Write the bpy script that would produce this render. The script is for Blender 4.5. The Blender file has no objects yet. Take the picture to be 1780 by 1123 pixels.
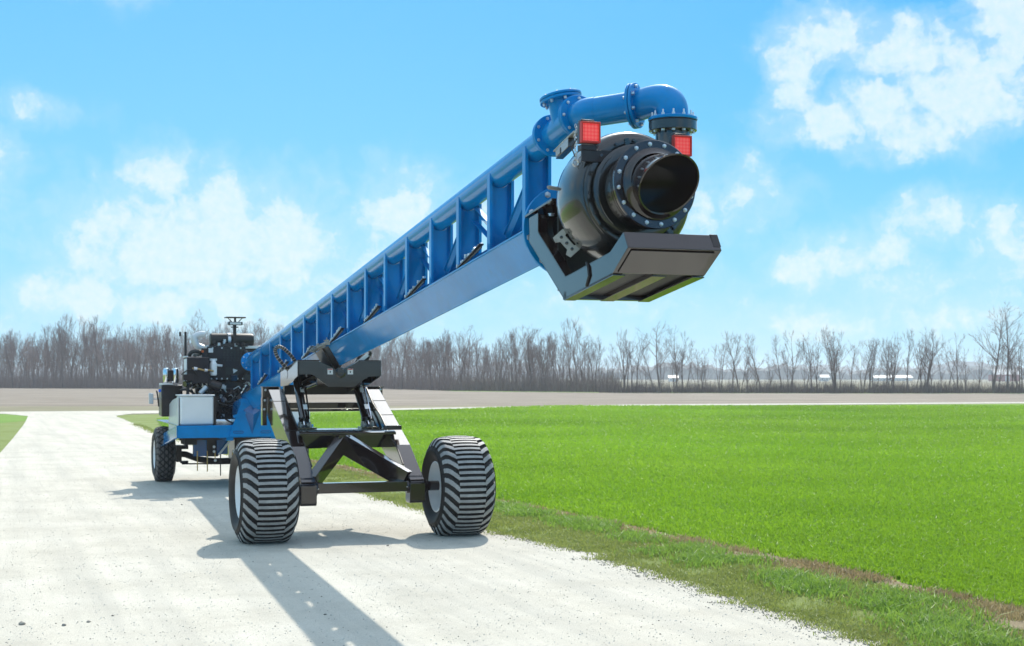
import bpy, bmesh, math, random
import numpy as np
from math import sin, cos, pi, radians, atan2, sqrt
from mathutils import Vector, Matrix, Quaternion
random.seed(7); RNG = np.random.default_rng(11)
scene = bpy.context.scene
C = scene.collection

# ---------------------------------------------------------------- camera
cam_data = bpy.data.cameras.new('camera')
cam = bpy.data.objects.new('camera', cam_data); C.objects.link(cam)
cam.location = (0, 0, 2.0); cam.rotation_euler = (radians(90), 0, 0)
cam_data.sensor_width = 36.0; cam_data.lens = 50.0
cam_data.shift_y = 0.05253
cam_data.clip_start = 0.1; cam_data.clip_end = 9000
cam_data.dof.use_dof = True; cam_data.dof.focus_distance = 11.5; cam_data.dof.aperture_fstop = 5.6
scene.camera = cam

# ---------------------------------------------------------------- light
SUN_AZ = radians(9.6)      # clockwise from +Y
SUN_EL = radians(43.0)
EXPOSURE = 0.7
sd = Vector((sin(SUN_AZ)*cos(SUN_EL), cos(SUN_AZ)*cos(SUN_EL), sin(SUN_EL)))
sl = bpy.data.lights.new('sun', 'SUN'); sl.energy = 3.3; sl.angle = radians(0.53); sl.color = (1.0, 0.94, 0.84)
so = bpy.data.objects.new('sun', sl); C.objects.link(so)
so.rotation_euler = (-sd).to_track_quat('-Z', 'Y').to_euler(); so.location = (20, 60, 60)

scene.view_settings.view_transform = 'Standard'
scene.view_settings.look = 'None'
scene.view_settings.gamma = 1.0
scene.view_settings.exposure = EXPOSURE
scene.view_settings.use_curve_mapping = False
scene.cycles.max_bounces = 8
scene.cycles.transparent_max_bounces = 8
scene.cycles.use_denoising = True

# ---------------------------------------------------------------- world: sky with fair-weather clouds
world = bpy.data.worlds.new('World'); scene.world = world; world.use_nodes = True
nt = world.node_tree; nt.nodes.clear()
def nn(t, **kw):
    n = nt.nodes.new(t)
    for k, v in kw.items(): setattr(n, k, v)
    return n
def lk(a, b): nt.links.new(a, b)
def wmath(op, a, b=None, c=None, clamp=False):
    n = nn('ShaderNodeMath', operation=op); n.use_clamp = clamp
    for i, v in enumerate((a, b, c)):
        if v is None: continue
        if isinstance(v, (int, float)): n.inputs[i].default_value = v
        else: lk(v, n.inputs[i])
    return n.outputs[0]
def wvec(op, a, b):
    n = nn('ShaderNodeVectorMath', operation=op)
    for i, v in enumerate((a, b)):
        if isinstance(v, tuple): n.inputs[i].default_value = v
        elif v is not None: lk(v, n.inputs[i])
    return n
tc = nn('ShaderNodeTexCoord'); sep = nn('ShaderNodeSeparateXYZ'); lk(tc.outputs['Generated'], sep.inputs[0])
az = wmath('ARCTAN2', sep.outputs[0], sep.outputs[1]); el = wmath('ARCSINE', sep.outputs[2])
comb = nn('ShaderNodeCombineXYZ'); lk(wmath('MULTIPLY', az, 57.2958), comb.inputs[0]); lk(wmath('MULTIPLY', el, 57.2958), comb.inputs[1])
def noise(scale, detail, rough, vec, lac=2.0, dist=0.0):
    n = nn('ShaderNodeTexNoise'); n.inputs['Scale'].default_value = scale; n.inputs['Detail'].default_value = detail
    n.inputs['Roughness'].default_value = rough; n.inputs['Lacunarity'].default_value = lac; n.inputs['Distortion'].default_value = dist
    lk(vec, n.inputs['Vector']); return n
warp = noise(0.55, 5, 0.6, comb.outputs[0])
wv = wvec('MULTIPLY', wvec('SUBTRACT', warp.outputs['Color'], (0.5, 0.5, 0.5)).outputs[0], (2.6, 2.0, 0.0))
pos = wvec('ADD', comb.outputs[0], wv.outputs[0]).outputs[0]
# (azimuth, elevation, half-width, half-height, strength) in degrees
CLOUDS = [
 (-13.0,5.0,4.6,2.5,1.05), (-9.3,5.4,2.5,2.2,1.05), (-13.9,7.9,1.2,1.1,.9), (-16.6,3.0,2.4,1.3,.75), (-11.6,6.6,2.2,1.2,.9), (-13.2,2.9,5.4,1.4,.75), (-8.0,6.0,.8,.9,.8),
 (-21.4,7.5,2.0,2.0,1.05), (-22.6,6.2,1.9,1.7,1.0), (-4.4,6.4,1.9,1.7,.95), (-6.5,3.6,3.4,1.6,.55), (-1.2,6.6,1.2,.9,.4), (-15.4,15.0,1.4,.6,.42),
 (11.2,11.6,.9,1.8,.88), (12.6,13.1,2.0,1.1,1.0), (12.4,9.9,2.0,.8,.9), (14.8,10.4,1.9,1.0,1.0), (15.6,12.5,2.2,1.2,.95), (17.6,11.0,2.9,1.8,1.05), (19.3,13.4,1.5,2.1,1.0),
 (16.5,9.5,3.2,.9,.8), (12.4,4.3,2.0,1.1,.68), (14.4,5.0,1.5,1.0,.72), (16.8,6.2,1.6,.9,.75), (15.2,3.4,2.4,.9,.6), (19.5,5.0,2.0,1.3,.68), (11.2,2.2,3.5,.8,.42), (17.5,2.4,3.5,.8,.42), (9.3,7.2,1.6,1.2,.55), (7.6,6.4,1.4,1.6,.45),
 (5.9,2.7,.7,.4,.5), (-18.4,10.2,1.4,.35,.35), (3,3,4,1.2,.3), (-34,9,6,4,.9), (33,12,7,5,.9), (60,20,9,5,.9), (-70,16,12,5,.9), (100,14,12,6,.9), (-120,22,14,7,.9), (150,14,14,6,.9), (-165,30,12,6,.9), (-45,35,10,5,.7), (30,50,14,6,.5)]
best = None
for (ca, ce, ra, re, st) in CLOUDS:
    d = wvec('SUBTRACT', pos, (ca, ce, 0.0)); m = wvec('MULTIPLY', d.outputs[0], (1/ra, 1/re, 0.0))
    ln = nn('ShaderNodeVectorMath', operation='LENGTH'); lk(m.outputs[0], ln.inputs[0])
    v = wmath('MULTIPLY_ADD', ln.outputs['Value'], -st*0.75, st)
    best = v if best is None else wmath('MAXIMUM', best, v)
fb = noise(0.75, 10, 0.56, pos)
fine = noise(2.4, 7, 0.62, comb.outputs[0])
dens = wmath('ADD', best, wmath('MULTIPLY_ADD', fb.outputs[0], 1.75, -.93))
dens = wmath('ADD', dens, wmath('MULTIPLY_ADD', fine.outputs[0], 0.30, -0.15))
mr = nn('ShaderNodeMapRange', interpolation_type='SMOOTHSTEP'); lk(dens, mr.inputs[0])
mr.inputs[1].default_value = -0.08; mr.inputs[2].default_value = 0.66; mr.inputs[3].default_value = 0.0; mr.inputs[4].default_value = 0.84
sky = nn('ShaderNodeTexSky', sky_type='NISHITA'); sky.sun_disc = False
sky.sun_elevation = SUN_EL; sky.sun_rotation = SUN_AZ; sky.altitude = 200; sky.air_density = 1.0; sky.dust_density = 0.6; sky.ozone_density = 2.0
# clear-sky colour: the sky model tinted towards a clean azure, paling towards the horizon; overhead, out of view, brightened to lift the shadows
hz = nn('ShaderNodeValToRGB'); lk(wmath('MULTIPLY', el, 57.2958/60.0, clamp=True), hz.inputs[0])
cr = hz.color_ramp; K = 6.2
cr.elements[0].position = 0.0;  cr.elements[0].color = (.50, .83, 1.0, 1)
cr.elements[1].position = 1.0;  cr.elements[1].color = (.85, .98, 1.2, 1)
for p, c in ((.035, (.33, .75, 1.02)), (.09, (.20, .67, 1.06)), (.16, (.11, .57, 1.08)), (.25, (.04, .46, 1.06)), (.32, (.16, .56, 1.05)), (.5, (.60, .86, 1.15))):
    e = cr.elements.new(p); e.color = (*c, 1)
# broad brighter belt to the left of the sun-side view
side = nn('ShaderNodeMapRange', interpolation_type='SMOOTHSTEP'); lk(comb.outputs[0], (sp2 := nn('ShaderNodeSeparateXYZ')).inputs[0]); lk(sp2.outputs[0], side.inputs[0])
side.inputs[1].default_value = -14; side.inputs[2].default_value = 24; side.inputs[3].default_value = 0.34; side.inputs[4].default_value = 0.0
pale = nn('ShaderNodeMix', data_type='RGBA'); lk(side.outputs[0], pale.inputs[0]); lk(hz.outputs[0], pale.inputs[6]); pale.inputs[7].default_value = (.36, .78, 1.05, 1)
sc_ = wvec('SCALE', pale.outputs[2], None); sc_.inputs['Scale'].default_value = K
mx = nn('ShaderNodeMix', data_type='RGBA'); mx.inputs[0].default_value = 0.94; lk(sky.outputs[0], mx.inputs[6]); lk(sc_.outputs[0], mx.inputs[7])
cm = nn('ShaderNodeMix', data_type='RGBA'); lk(mr.outputs[0], cm.inputs[0]); lk(mx.outputs[2], cm.inputs[6])
shade = nn('ShaderNodeMapRange'); lk(fine.outputs[0], shade.inputs[0]); shade.inputs[1].default_value = .3; shade.inputs[2].default_value = .7
veil = nn('ShaderNodeMapRange', interpolation_type='SMOOTHSTEP'); lk(wmath('ADD', best, wmath('MULTIPLY_ADD', fb.outputs[0], 1.2, -.6)), veil.inputs[0])
veil.inputs[1].default_value = -.35; veil.inputs[2].default_value = .75; veil.inputs[3].default_value = 0; veil.inputs[4].default_value = .50
lk(wmath('MAXIMUM', mr.outputs[0], veil.outputs[0]), cm.inputs[0])
ccol = nn('ShaderNodeMix', data_type='RGBA'); lk(shade.outputs[0], ccol.inputs[0])
ccol.inputs[6].default_value = (.70*K, .92*K, 1.0*K, 1); ccol.inputs[7].default_value = (.90*K, .985*K, 1.0*K, 1)
lk(ccol.outputs[2], cm.inputs[7])
# bright circumsolar glow of the slightly dusty air
dt = nn('ShaderNodeVectorMath', operation='DOT_PRODUCT'); lk(tc.outputs['Generated'], dt.inputs[0]); dt.inputs[1].default_value = tuple(sd)
au = wmath('MULTIPLY', wmath('POWER', wmath('MAXIMUM', dt.outputs['Value'], 0.0), 42.0), 5.0*K)
auc = nn('ShaderNodeCombineXYZ'); lk(au, auc.inputs[0]); lk(wmath('MULTIPLY', au, .97), auc.inputs[1]); lk(wmath('MULTIPLY', au, .92), auc.inputs[2])
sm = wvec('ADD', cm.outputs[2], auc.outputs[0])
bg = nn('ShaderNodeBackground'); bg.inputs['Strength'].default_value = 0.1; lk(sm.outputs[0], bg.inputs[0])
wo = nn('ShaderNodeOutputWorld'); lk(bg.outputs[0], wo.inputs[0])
world.cycles.sampling_method = 'MANUAL'; world.cycles.sample_map_resolution = 512

# ---------------------------------------------------------------- materials
def new_mat(name):
    m = bpy.data.materials.new(name); m.use_nodes = True
    return m, m.node_tree, m.node_tree.nodes['Principled BSDF']
def N(t, kind, **kw):
    n = t.nodes.new(kind)
    for k, v in kw.items(): setattr(n, k, v)
    return n
def tex_noise(t, scale, detail=4, rough=.55, vec=None, dist=0.0):
    n = N(t, 'ShaderNodeTexNoise'); n.inputs['Scale'].default_value = scale; n.inputs['Detail'].default_value = detail
    n.inputs['Roughness'].default_value = rough; n.inputs['Distortion'].default_value = dist
    if vec is not None: t.links.new(vec, n.inputs['Vector'])
    return n
def ramp(t, src, stops):
    r = N(t, 'ShaderNodeValToRGB'); t.links.new(src, r.inputs[0]); e = r.color_ramp.elements
    e[0].position, e[0].color = stops[0][0], (*stops[0][1], 1); e[1].position, e[1].color = stops[-1][0], (*stops[-1][1], 1)
    for p, c in stops[1:-1]:
        k = e.new(p); k.color = (*c, 1)
    return r.outputs[0]
def mixc(t, fac, a, b, mode='MIX'):
    m = N(t, 'ShaderNodeMix', data_type='RGBA', blend_type=mode)
    for i, v in ((0, fac), (6, a), (7, b)):
        if isinstance(v, (int, float)): m.inputs[i].default_value = v
        elif isinstance(v, tuple): m.inputs[i].default_value = (*v, 1) if len(v) == 3 else v
        else: t.links.new(v, m.inputs[i])
    return m.outputs[2]
def bump(t, h, strength, dist, bsdf):
    b = N(t, 'ShaderNodeBump'); b.inputs['Strength'].default_value = strength; b.inputs['Distance'].default_value = dist
    t.links.new(h, b.inputs['Height']); t.links.new(b.outputs[0], bsdf.inputs['Normal'])
def objvec(t, scale=(1, 1, 1)):
    c = N(t, 'ShaderNodeTexCoord'); m = N(t, 'ShaderNodeMapping'); m.inputs['Scale'].default_value = scale
    t.links.new(c.outputs['Object'], m.inputs[0]); return m.outputs[0]

def paint(name, col, rough=.2, metal=0.0, coat=.6, var=.12, spec=.5, wear=None, bumpy=.0):
    m, t, b = new_mat(name)
    v = objvec(t)
    n1 = tex_noise(t, 2.3, 6, .6, v); n2 = tex_noise(t, 38, 4, .6, v)
    lo = tuple(c*(1-var) for c in col); hi = tuple(min(1, c*(1+var)) for c in col)
    c = ramp(t, n1.outputs[0], [(.3, lo), (.7, hi)])
    if wear is not None:
        f = ramp(t, tex_noise(t, 7.0, 8, .72, v).outputs[0], [(.50, (0, 0, 0)), (.72, (1, 1, 1))])
        c = mixc(t, f, c, wear)
    t.links.new(c, b.inputs['Base Color'])
    r = N(t, 'ShaderNodeMapRange'); t.links.new(n2.outputs[0], r.inputs[0]); r.inputs[3].default_value = max(.02, rough-.05); r.inputs[4].default_value = rough+.09
    t.links.new(r.outputs[0], b.inputs['Roughness'])
    b.inputs['Metallic'].default_value = metal; b.inputs['Specular IOR Level'].default_value = spec
    b.inputs['Coat Weight'].default_value = coat; b.inputs['Coat Roughness'].default_value = .06
    if bumpy: bump(t, tex_noise(t, 60, 3, .6, v).outputs[0], bumpy, .01, b)
    return m
M = {}
M['blue'] = paint('blue_gloss_paint', (.001, .21, .53), .08, 0, .0, .12, .6, wear=(.006, .19, .44))
M['blue'].node_tree.nodes['Principled BSDF'].inputs['Specular Tint'].default_value = (.36, .74, 1.0, 1)
M['blue_deep'] = paint('blue_gloss_paint_deep', (.001, .10, .29), .2, 0, .4, .10, .5)
M['black'] = paint('black_gloss_paint', (.018, .009, .008), .10, 0, .8, .2, .30)
M['black'].node_tree.nodes['Principled BSDF'].inputs['Coat IOR'].default_value = 1.62
M['black_satin'] = paint('black_satin_paint', (.020, .012, .011), .34, 0, .2, .25, .4)
M['cast'] = paint('painted_cast_iron', (.012, .011, .010), .22, .0, .9, .35, .5, wear=(.030, .028, .024), bumpy=.12)
M['zinc'] = paint('zinc_bolt', (.62, .64, .66), .28, .85, 0, .08, .5)
M['brass'] = paint('brass_fitting', (.45, .30, .12), .35, .8, 0, .1, .5)
M['chrome'] = paint('chrome_rod', (.75, .77, .80), .08, 1.0, 0, .03, .5)
M['white'] = paint('white_rim_paint', (.78, .79, .79), .35, 0, .3, .05, .5)
M['alu'] = paint('light_grey_sheet', (.60, .62, .63), .38, .25, .2, .06, .5)
M['castgrey'] = paint('bare_cast_clamp', (.36, .355, .32), .5, .3, 0, .2, .5, wear=(.18, .175, .16))
M['hose'] = paint('black_rubber_hose', (.018, .017, .016), .5, 0, 0, .2, .5)
M['decal'] = paint('white_decal', (.78, .76, .74), .5, 0, 0, .03, .4)
M['decal_red'] = paint('red_decal_band', (.55, .04, .03), .5, 0, 0, .03, .4)
M['decal_black'] = paint('black_decal_print', (.03, .03, .03), .5, 0, 0, .03, .4)
M['bluecap'] = paint('blue_cap', (.01, .12, .7), .4, 0, 0, .05, .5)
M['orange'] = paint('orange_fitting', (.55, .12, .03), .45, 0, 0, .1, .4)
m, t, b = new_mat('red_lens')
v = objvec(t, (40, 40, 40)); vo = N(t, 'ShaderNodeTexVoronoi'); vo.inputs['Scale'].default_value = 1.0; vo.inputs['Randomness'].default_value = 0.0; t.links.new(v, vo.inputs['Vector'])
t.links.new(ramp(t, vo.outputs['Distance'], [(.15, (1.0, .16, .12)), (.7, (.90, .06, .05))]), b.inputs['Base Color'])
t.links.new(ramp(t, vo.outputs['Distance'], [(.2, (1, .12, .08)), (.55, (.75, .015, .02))]), b.inputs['Emission Color']); b.inputs['Emission Strength'].default_value = .26
b.inputs['Roughness'].default_value = .25; b.inputs['Subsurface Weight'].default_value = .5; b.inputs['Subsurface Radius'].default_value = (.05, .01, .01)
bump(t, vo.outputs['Distance'], .4, .004, b); M['lens'] = m
def rubber(name, col, dust):
    m, t, b = new_mat(name); v = objvec(t)
    n = tex_noise(t, 9, 8, .7, v); n2 = tex_noise(t, 120, 4, .7, v)
    c = ramp(t, n.outputs[0], [(.35, col), (.75, dust)])
    c = mixc(t, .35, c, n2.outputs[0], 'OVERLAY')
    t.links.new(c, b.inputs['Base Color']); b.inputs['Roughness'].default_value = .62; b.inputs['Specular IOR Level'].default_value = .35
    bump(t, n2.outputs[0], .25, .003, b); return m
M['rubber'] = rubber('tyre_rubber', (.016, .012, .011), (.034, .027, .024))
M['tread'] = rubber('tyre_tread_worn', (.26, .25, .24), (.42, .41, .395))
M['tread2'] = rubber('tyre_tread_block', (.085, .07, .066), (.14, .125, .115))
M['rubber_rear'] = rubber('tyre_rubber_rear', (.02, .016, .015), (.035, .03, .028))

# ---------------------------------------------------------------- helpers
def tag(o, label=None, cat=None, group=None, kind=None):
    if label: o['label'] = label
    if cat: o['category'] = cat
    if group: o['group'] = group
    if kind: o['kind'] = kind
    return o
def empty(name, loc=(0, 0, 0), rz=0.0):
    o = bpy.data.objects.new(name, None); C.objects.link(o); o.location = loc; o.rotation_euler = (0, 0, rz); o.empty_display_size = .2
    return o
def np_mesh(name, verts, faces_flat, loop_tot, mats, mat_idx=None, smooth=False):
    me = bpy.data.meshes.new(name)
    verts = np.asarray(verts, np.float32); faces_flat = np.asarray(faces_flat, np.int32); loop_tot = np.asarray(loop_tot, np.int32)
    me.vertices.add(len(verts)); me.vertices.foreach_set('co', verts.ravel())
    me.loops.add(len(faces_flat)); me.loops.foreach_set('vertex_index', faces_flat)
    me.polygons.add(len(loop_tot)); st = np.concatenate([[0], np.cumsum(loop_tot)[:-1]]).astype(np.int32)
    me.polygons.foreach_set('loop_start', st); me.polygons.foreach_set('loop_total', loop_tot)
    for m in (mats if isinstance(mats, (list, tuple)) else [mats]): me.materials.append(m)
    if mat_idx is not None: me.polygons.foreach_set('material_index', np.asarray(mat_idx, np.int32))
    me.update(calc_edges=True)
    me.polygons.foreach_set('use_smooth', np.full(len(loop_tot), smooth))
    return me
def link_mesh(name, me, parent=None):
    o = bpy.data.objects.new(name, me); C.objects.link(o)
    if parent is not None: o.parent = parent
    return o
def frame(d, up=(0, 0, 1)):
    d = Vector(d).normalized(); u_ = Vector(up)
    if abs(d.dot(u_)) > .98: u_ = Vector((1, 0, 0))
    x = u_.cross(d).normalized(); y = d.cross(x).normalized()
    return d, x, y
class MB:
    """collects shapes of one part into one mesh"""
    def __init__(s): s.v = []; s.f = []; s.m = []; s.cur = 0
    def add(s, vs, fs):
        o = len(s.v); s.v += [tuple(v) for v in vs]; s.f += [tuple(i+o for i in f) for f in fs]; s.m += [s.cur]*len(fs); return s
    def mat(s, i): s.cur = i; return s
    def box(s, a, b):
        x0, y0, z0 = a; x1, y1, z1 = b
        vs = [(x0,y0,z0),(x1,y0,z0),(x1,y1,z0),(x0,y1,z0),(x0,y0,z1),(x1,y0,z1),(x1,y1,z1),(x0,y1,z1)]
        return s.add(vs, [(0,3,2,1),(4,5,6,7),(0,1,5,4),(1,2,6,5),(2,3,7,6),(3,0,4,7)])
    def beam(s, p0, p1, w, h, up=(0, 0, 1), w1=None, h1=None):
        p0 = Vector(p0); p1 = Vector(p1); d, x, y = frame(p1-p0, up); w1 = w if w1 is None else w1; h1 = h if h1 is None else h1
        vs = [p0+x*a*w/2+y*b_*h/2 for a, b_ in ((-1,-1),(1,-1),(1,1),(-1,1))] + [p1+x*a*w1/2+y*b_*h1/2 for a, b_ in ((-1,-1),(1,-1),(1,1),(-1,1))]
        return s.add(vs, [(3,2,1,0),(4,5,6,7),(0,1,5,4),(1,2,6,5),(2,3,7,6),(3,0,4,7)])
    def prism(s, pts, axis, a, b):
        """pts: 2-D outline; axis 0: (y,z), 1: (x,z), 2: (x,y)"""
        def P(p, q): return (q, p[0], p[1]) if axis == 0 else ((p[0], q, p[1]) if axis == 1 else (p[0], p[1], q))
        n = len(pts); vs = [P(p, a) for p in pts] + [P(p, b) for p in pts]
        fs = [tuple(range(n))[::-1], tuple(range(n, 2*n))] + [(i, (i+1) % n, n+(i+1) % n, n+i) for i in range(n)]
        return s.add(vs, fs)
    def loft(s, rings, caps=True, closed=True):
        n = len(rings[0]); vs = [p for r in rings for p in r]; fs = []
        for k in range(len(rings)-1):
            for i in range(n if closed else n-1):
                j = (i+1) % n; fs.append((k*n+i, k*n+j, (k+1)*n+j, (k+1)*n+i))
        if caps: fs += [tuple(range(n))[::-1], tuple(range((len(rings)-1)*n, len(rings)*n))]
        return s.add(vs, fs)
    def tube(s, pts, r, n=12, caps=True):
        pts = [Vector(p) for p in pts]; rr = r if isinstance(r, (list, tuple)) else [r]*len(pts); rings = []; x = None
        for i, p in enumerate(pts):
            d = (pts[min(i+1, len(pts)-1)]-pts[max(i-1, 0)]).normalized()
            if x is None: _, x, y = frame(d)
            else: x = (x-d*x.dot(d)).normalized(); y = d.cross(x)
            rings.append([p+(x*cos(2*pi*k/n)+y*sin(2*pi*k/n))*rr[i] for k in range(n)])
        return s.loft(rings, caps)
    def lathe(s, o, d, prof, n=32, caps=False):
        """prof: (along, radius) pairs"""
        o = Vector(o); d, x, y = frame(d)
        rings = [[o+d*a+(x*cos(2*pi*k/n)+y*sin(2*pi*k/n))*r for k in range(n)] for a, r in prof]
        return s.loft(rings, caps)
    def flange(s, o, d, ri, ro, th, n=40):
        e = .004
        return s.lathe(o, d, [(0, ri), (0, ro-e), (e, ro), (th-e, ro), (th, ro-e), (th, ri), (0, ri)], n)
    def disc(s, o, d, ro, th, n=40): return s.lathe(o, d, [(0, .0005), (0, ro-.003), (.003, ro), (th-.003, ro), (th, ro-.003), (th, .0005)], n)
    def hexh(s, o, d, r, h):
        return s.lathe(o, d, [(0, r*1.25), (h*.18, r*1.25), (h*.18, r), (h*.9, r), (h, r*.8)], 6, True)
    def build(s, name, mats, parent=None, bevel=0.0, sharp=32):
        me = bpy.data.meshes.new(name); me.from_pydata(s.v, [], s.f)
        for m in (mats if isinstance(mats, (list, tuple)) else [mats]): me.materials.append(M[m] if isinstance(m, str) else m)
        me.polygons.foreach_set('material_index', s.m)
        bm = bmesh.new(); bm.from_mesh(me); bmesh.ops.recalc_face_normals(bm, faces=bm.faces)
        bm.to_mesh(me); bm.free()
        me.polygons.foreach_set('use_smooth', [True]*len(me.polygons)); me.set_sharp_from_angle(angle=radians(sharp)); me.update()
        o = link_mesh(name, me, parent)
        if bevel:
            bv = o.modifiers.new('bevel', 'BEVEL'); bv.width = bevel; bv.segments = 2; bv.limit_method = 'ANGLE'; bv.angle_limit = radians(40); bv.harden_normals = False
        return o

# ---------------------------------------------------------------- ground and roads
def g_mat(name, stops, s1, s2, bs, rough=.95, extra=None):
    m, t, b = new_mat(name); c = N(t, 'ShaderNodeTexCoord'); v = c.outputs['Object']
    n1 = tex_noise(t, s1, 8, .65, v); n2 = tex_noise(t, s2, 5, .7, v)
    col = ramp(t, n1.outputs[0], stops)
    col = mixc(t, .35, col, n2.outputs[0], 'OVERLAY')
    if extra: col = extra(t, v, col)
    t.links.new(col, b.inputs['Base Color']); b.inputs['Roughness'].default_value = rough; b.inputs['Specular IOR Level'].default_value = .15
    bump(t, n2.outputs[0], bs, .03, b); return m
ROAD_DIR = atan2(-.37, 1)     # direction of the drive away from the camera
def gravel_extra(t, v, col):
    # wheel-worn streaks along the drive, scattered dark grit and patches of coarser stone
    mp = N(t, 'ShaderNodeMapping'); mp.inputs['Rotation'].default_value = (0, 0, radians(-20.3)); t.links.new(v, mp.inputs[0])
    mp2 = N(t, 'ShaderNodeMapping'); mp2.inputs['Scale'].default_value = (1.6, .07, 1); t.links.new(mp.outputs[0], mp2.inputs[0])
    st = tex_noise(t, 1.5, 7, .62, mp2.outputs[0])
    col = mixc(t, ramp(t, st.outputs[0], [(.40, (.0,)*3), (.66, (.55,)*3)]), col, (.38, .365, .32))
    patch = tex_noise(t, .55, 6, .7, v)
    vo = N(t, 'ShaderNodeTexVoronoi'); vo.inputs['Scale'].default_value = 42; t.links.new(v, vo.inputs['Vector'])
    grit = ramp(t, vo.outputs['Distance'], [(.10, (.8,)*3), (.26, (0,)*3)])
    pm = ramp(t, patch.outputs[0], [(.47, (0,)*3), (.66, (.85,)*3)])
    mm = mixc(t, 1.0, grit, pm, 'MULTIPLY')
    col = mixc(t, mm, col, (.27, .27, .25))
    vo2 = N(t, 'ShaderNodeTexVoronoi'); vo2.inputs['Scale'].default_value = 9; t.links.new(v, vo2.inputs['Vector'])
    g2 = ramp(t, vo2.outputs['Distance'], [(.03, (.6,)*3), (.055, (0,)*3)])
    col = mixc(t, g2, col, (.20, .19, .18))
    return col
M['gravel'] = g_mat('pale_limestone_gravel', [(.30, (.45, .42, .35)), (.5, (.53, .50, .425)), (.72, (.59, .56, .485))], .9, 70, .35, extra=gravel_extra)
def soil_extra(t, v, col):
    mp = N(t, 'ShaderNodeMapping'); mp.inputs['Scale'].default_value = (.02, .55, 1); t.links.new(v, mp.inputs[0])
    return mixc(t, ramp(t, tex_noise(t, 1.0, 6, .65, mp.outputs[0]).outputs[0], [(.40, (0,)*3), (.60, (.9,)*3)]), col, (.16, .13, .10))
M['soil'] = g_mat('dry_field_soil', [(.3, (.21, .17, .135)), (.5, (.275, .235, .19)), (.75, (.34, .30, .235))], .22, 5, .8, extra=soil_extra)
M['verge'] = g_mat('verge_turf', [(.30, (.15, .19, .045)), (.48, (.19, .235, .065)), (.62, (.20, .25, .09)), (.76, (.27, .23, .13))], .8, 40, .8)
M['earth'] = g_mat('bare_earth', [(.3, (.20, .15, .09)), (.55, (.31, .25, .155)), (.8, (.38, .33, .21))], 2.0, 40, .9)
M['crop_soil'] = g_mat('crop_floor', [(.3, (.12, .21, .018)), (.55, (.155, .265, .024)), (.8, (.19, .32, .032))], .12, 14, .7)
M['land'] = g_mat('far_farmland', [(.3, (.15, .15, .08)), (.55, (.24, .21, .14)), (.8, (.29, .25, .18))], .01, .4, .4)
M['pasture'] = g_mat('pasture', [(.3, (.12, .22, .03)), (.7, (.17, .28, .05))], .15, 6, .5)

def sheet(name, pts, z, mat, label=None, sub=None):
    bm = bmesh.new(); vs = [bm.verts.new((x, y, z)) for x, y in pts]; bm.faces.new(vs)
    bmesh.ops.recalc_face_normals(bm, faces=bm.faces)
    me = bpy.data.meshes.new(name); bm.to_mesh(me); bm.free(); me.materials.append(M[mat])
    if me.polygons[0].normal.z < 0: me.flip_normals()
    o = link_mesh(name, me); o['kind'] = 'structure'; return o
def wiggle(pts, step, amp, seed):
    r = random.Random(seed); out = []
    for i in range(len(pts)-1):
        a = Vector(pts[i]); b = Vector(pts[i+1]); L = (b-a).length; n = max(1, int(L/step)); d = (b-a).normalized(); nn_ = Vector((-d.y, d.x))
        for k in range(n):
            j = r.gauss(0, amp) if (i or k) else 0
            out.append(tuple(a+(b-a)*k/n+nn_*j))
    out.append(tuple(pts[-1])); return out
GR = [(7.0, -1.5), (2.74, 10.56), (1.69, 13.93), (.73, 16.32), (-.22, 18.31), (-1.82, 22.47), (-2.9, 25.0), (-7.3, 36.5), (-12.3, 49.4), (-15.3, 58.2), (-18.0, 66), (-20.1, 72), (-20.4, 76.5)]
GL = [(-27.8, 77), (-24.5, 72), (-22.2, 65), (-20.0, 58.2), (-15.82, 45), (-13.38, 37.2), (-10.8, 26), (-9.5, 18), (-9, 8), (-10, -3)]
gr = wiggle(GR, .22, .05, 3)
sheet('ground', [(-3500, -400), (3500, -400), (3500, 6000), (-3500, 6000)], 0.0, 'land')
sheet('plowed_field', [(-260, 78), (260, 120), (260, 190), (61, 171), (13.6, 177), (-8.8, 199), (-20, 236), (-53, 236), (-90, 248), (-260, 268)], .004, 'soil')
sheet('grass_strip', wiggle([(-8, 196), (14, 176.5), (37, 170.5), (90, 170)], 3, .25, 4) + [(95, 190), (37, 184), (14, 190), (-10, 207)], .012, 'pasture')
sheet('verge', [(-3.5, -20), (60, -20), (60, 106), (38, 106), (-20.4, 75), (-24, 74), (-24, 20)], .008, 'verge')
sheet('lawn', [(-90, 71), (-27.8, 76.3), (-22, 74), (-22, 20), (-90, 10)], .010, 'pasture')
VF = [(9.5, 0), (4.34, 12.06), (3.54, 14.33), (2.07, 17.66), (.91, 20.35), (-.28, 23.0), (-3.72, 31.5), (-8.2, 41), (-13.5, 55), (-16.5, 66)]
sheet('crop_field', wiggle(VF, .25, .05, 9) + [(-17.5, 71.5), (-10.8, 81.3), (-6.55, 84.5), (8.24, 95.8), (38.28, 105), (150, 143), (150, 0)], .016, 'crop_soil')
sheet('gravel_drive', gr + GL, .020, 'gravel')
sheet('cross_road', [(-300, 62), (-27.4, 76.1), (-20.3, 76.2), (-11, 82.4), (-6.55, 85.2), (8.24, 96.9), (38.3, 106.3), (300, 196), (300, 206), (40.4, 111.4), (8.75, 101.5), (-6.9, 89.3), (-11.6, 86.2), (-29.2, 80.6), (-300, 67)], .024, 'gravel')
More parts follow.
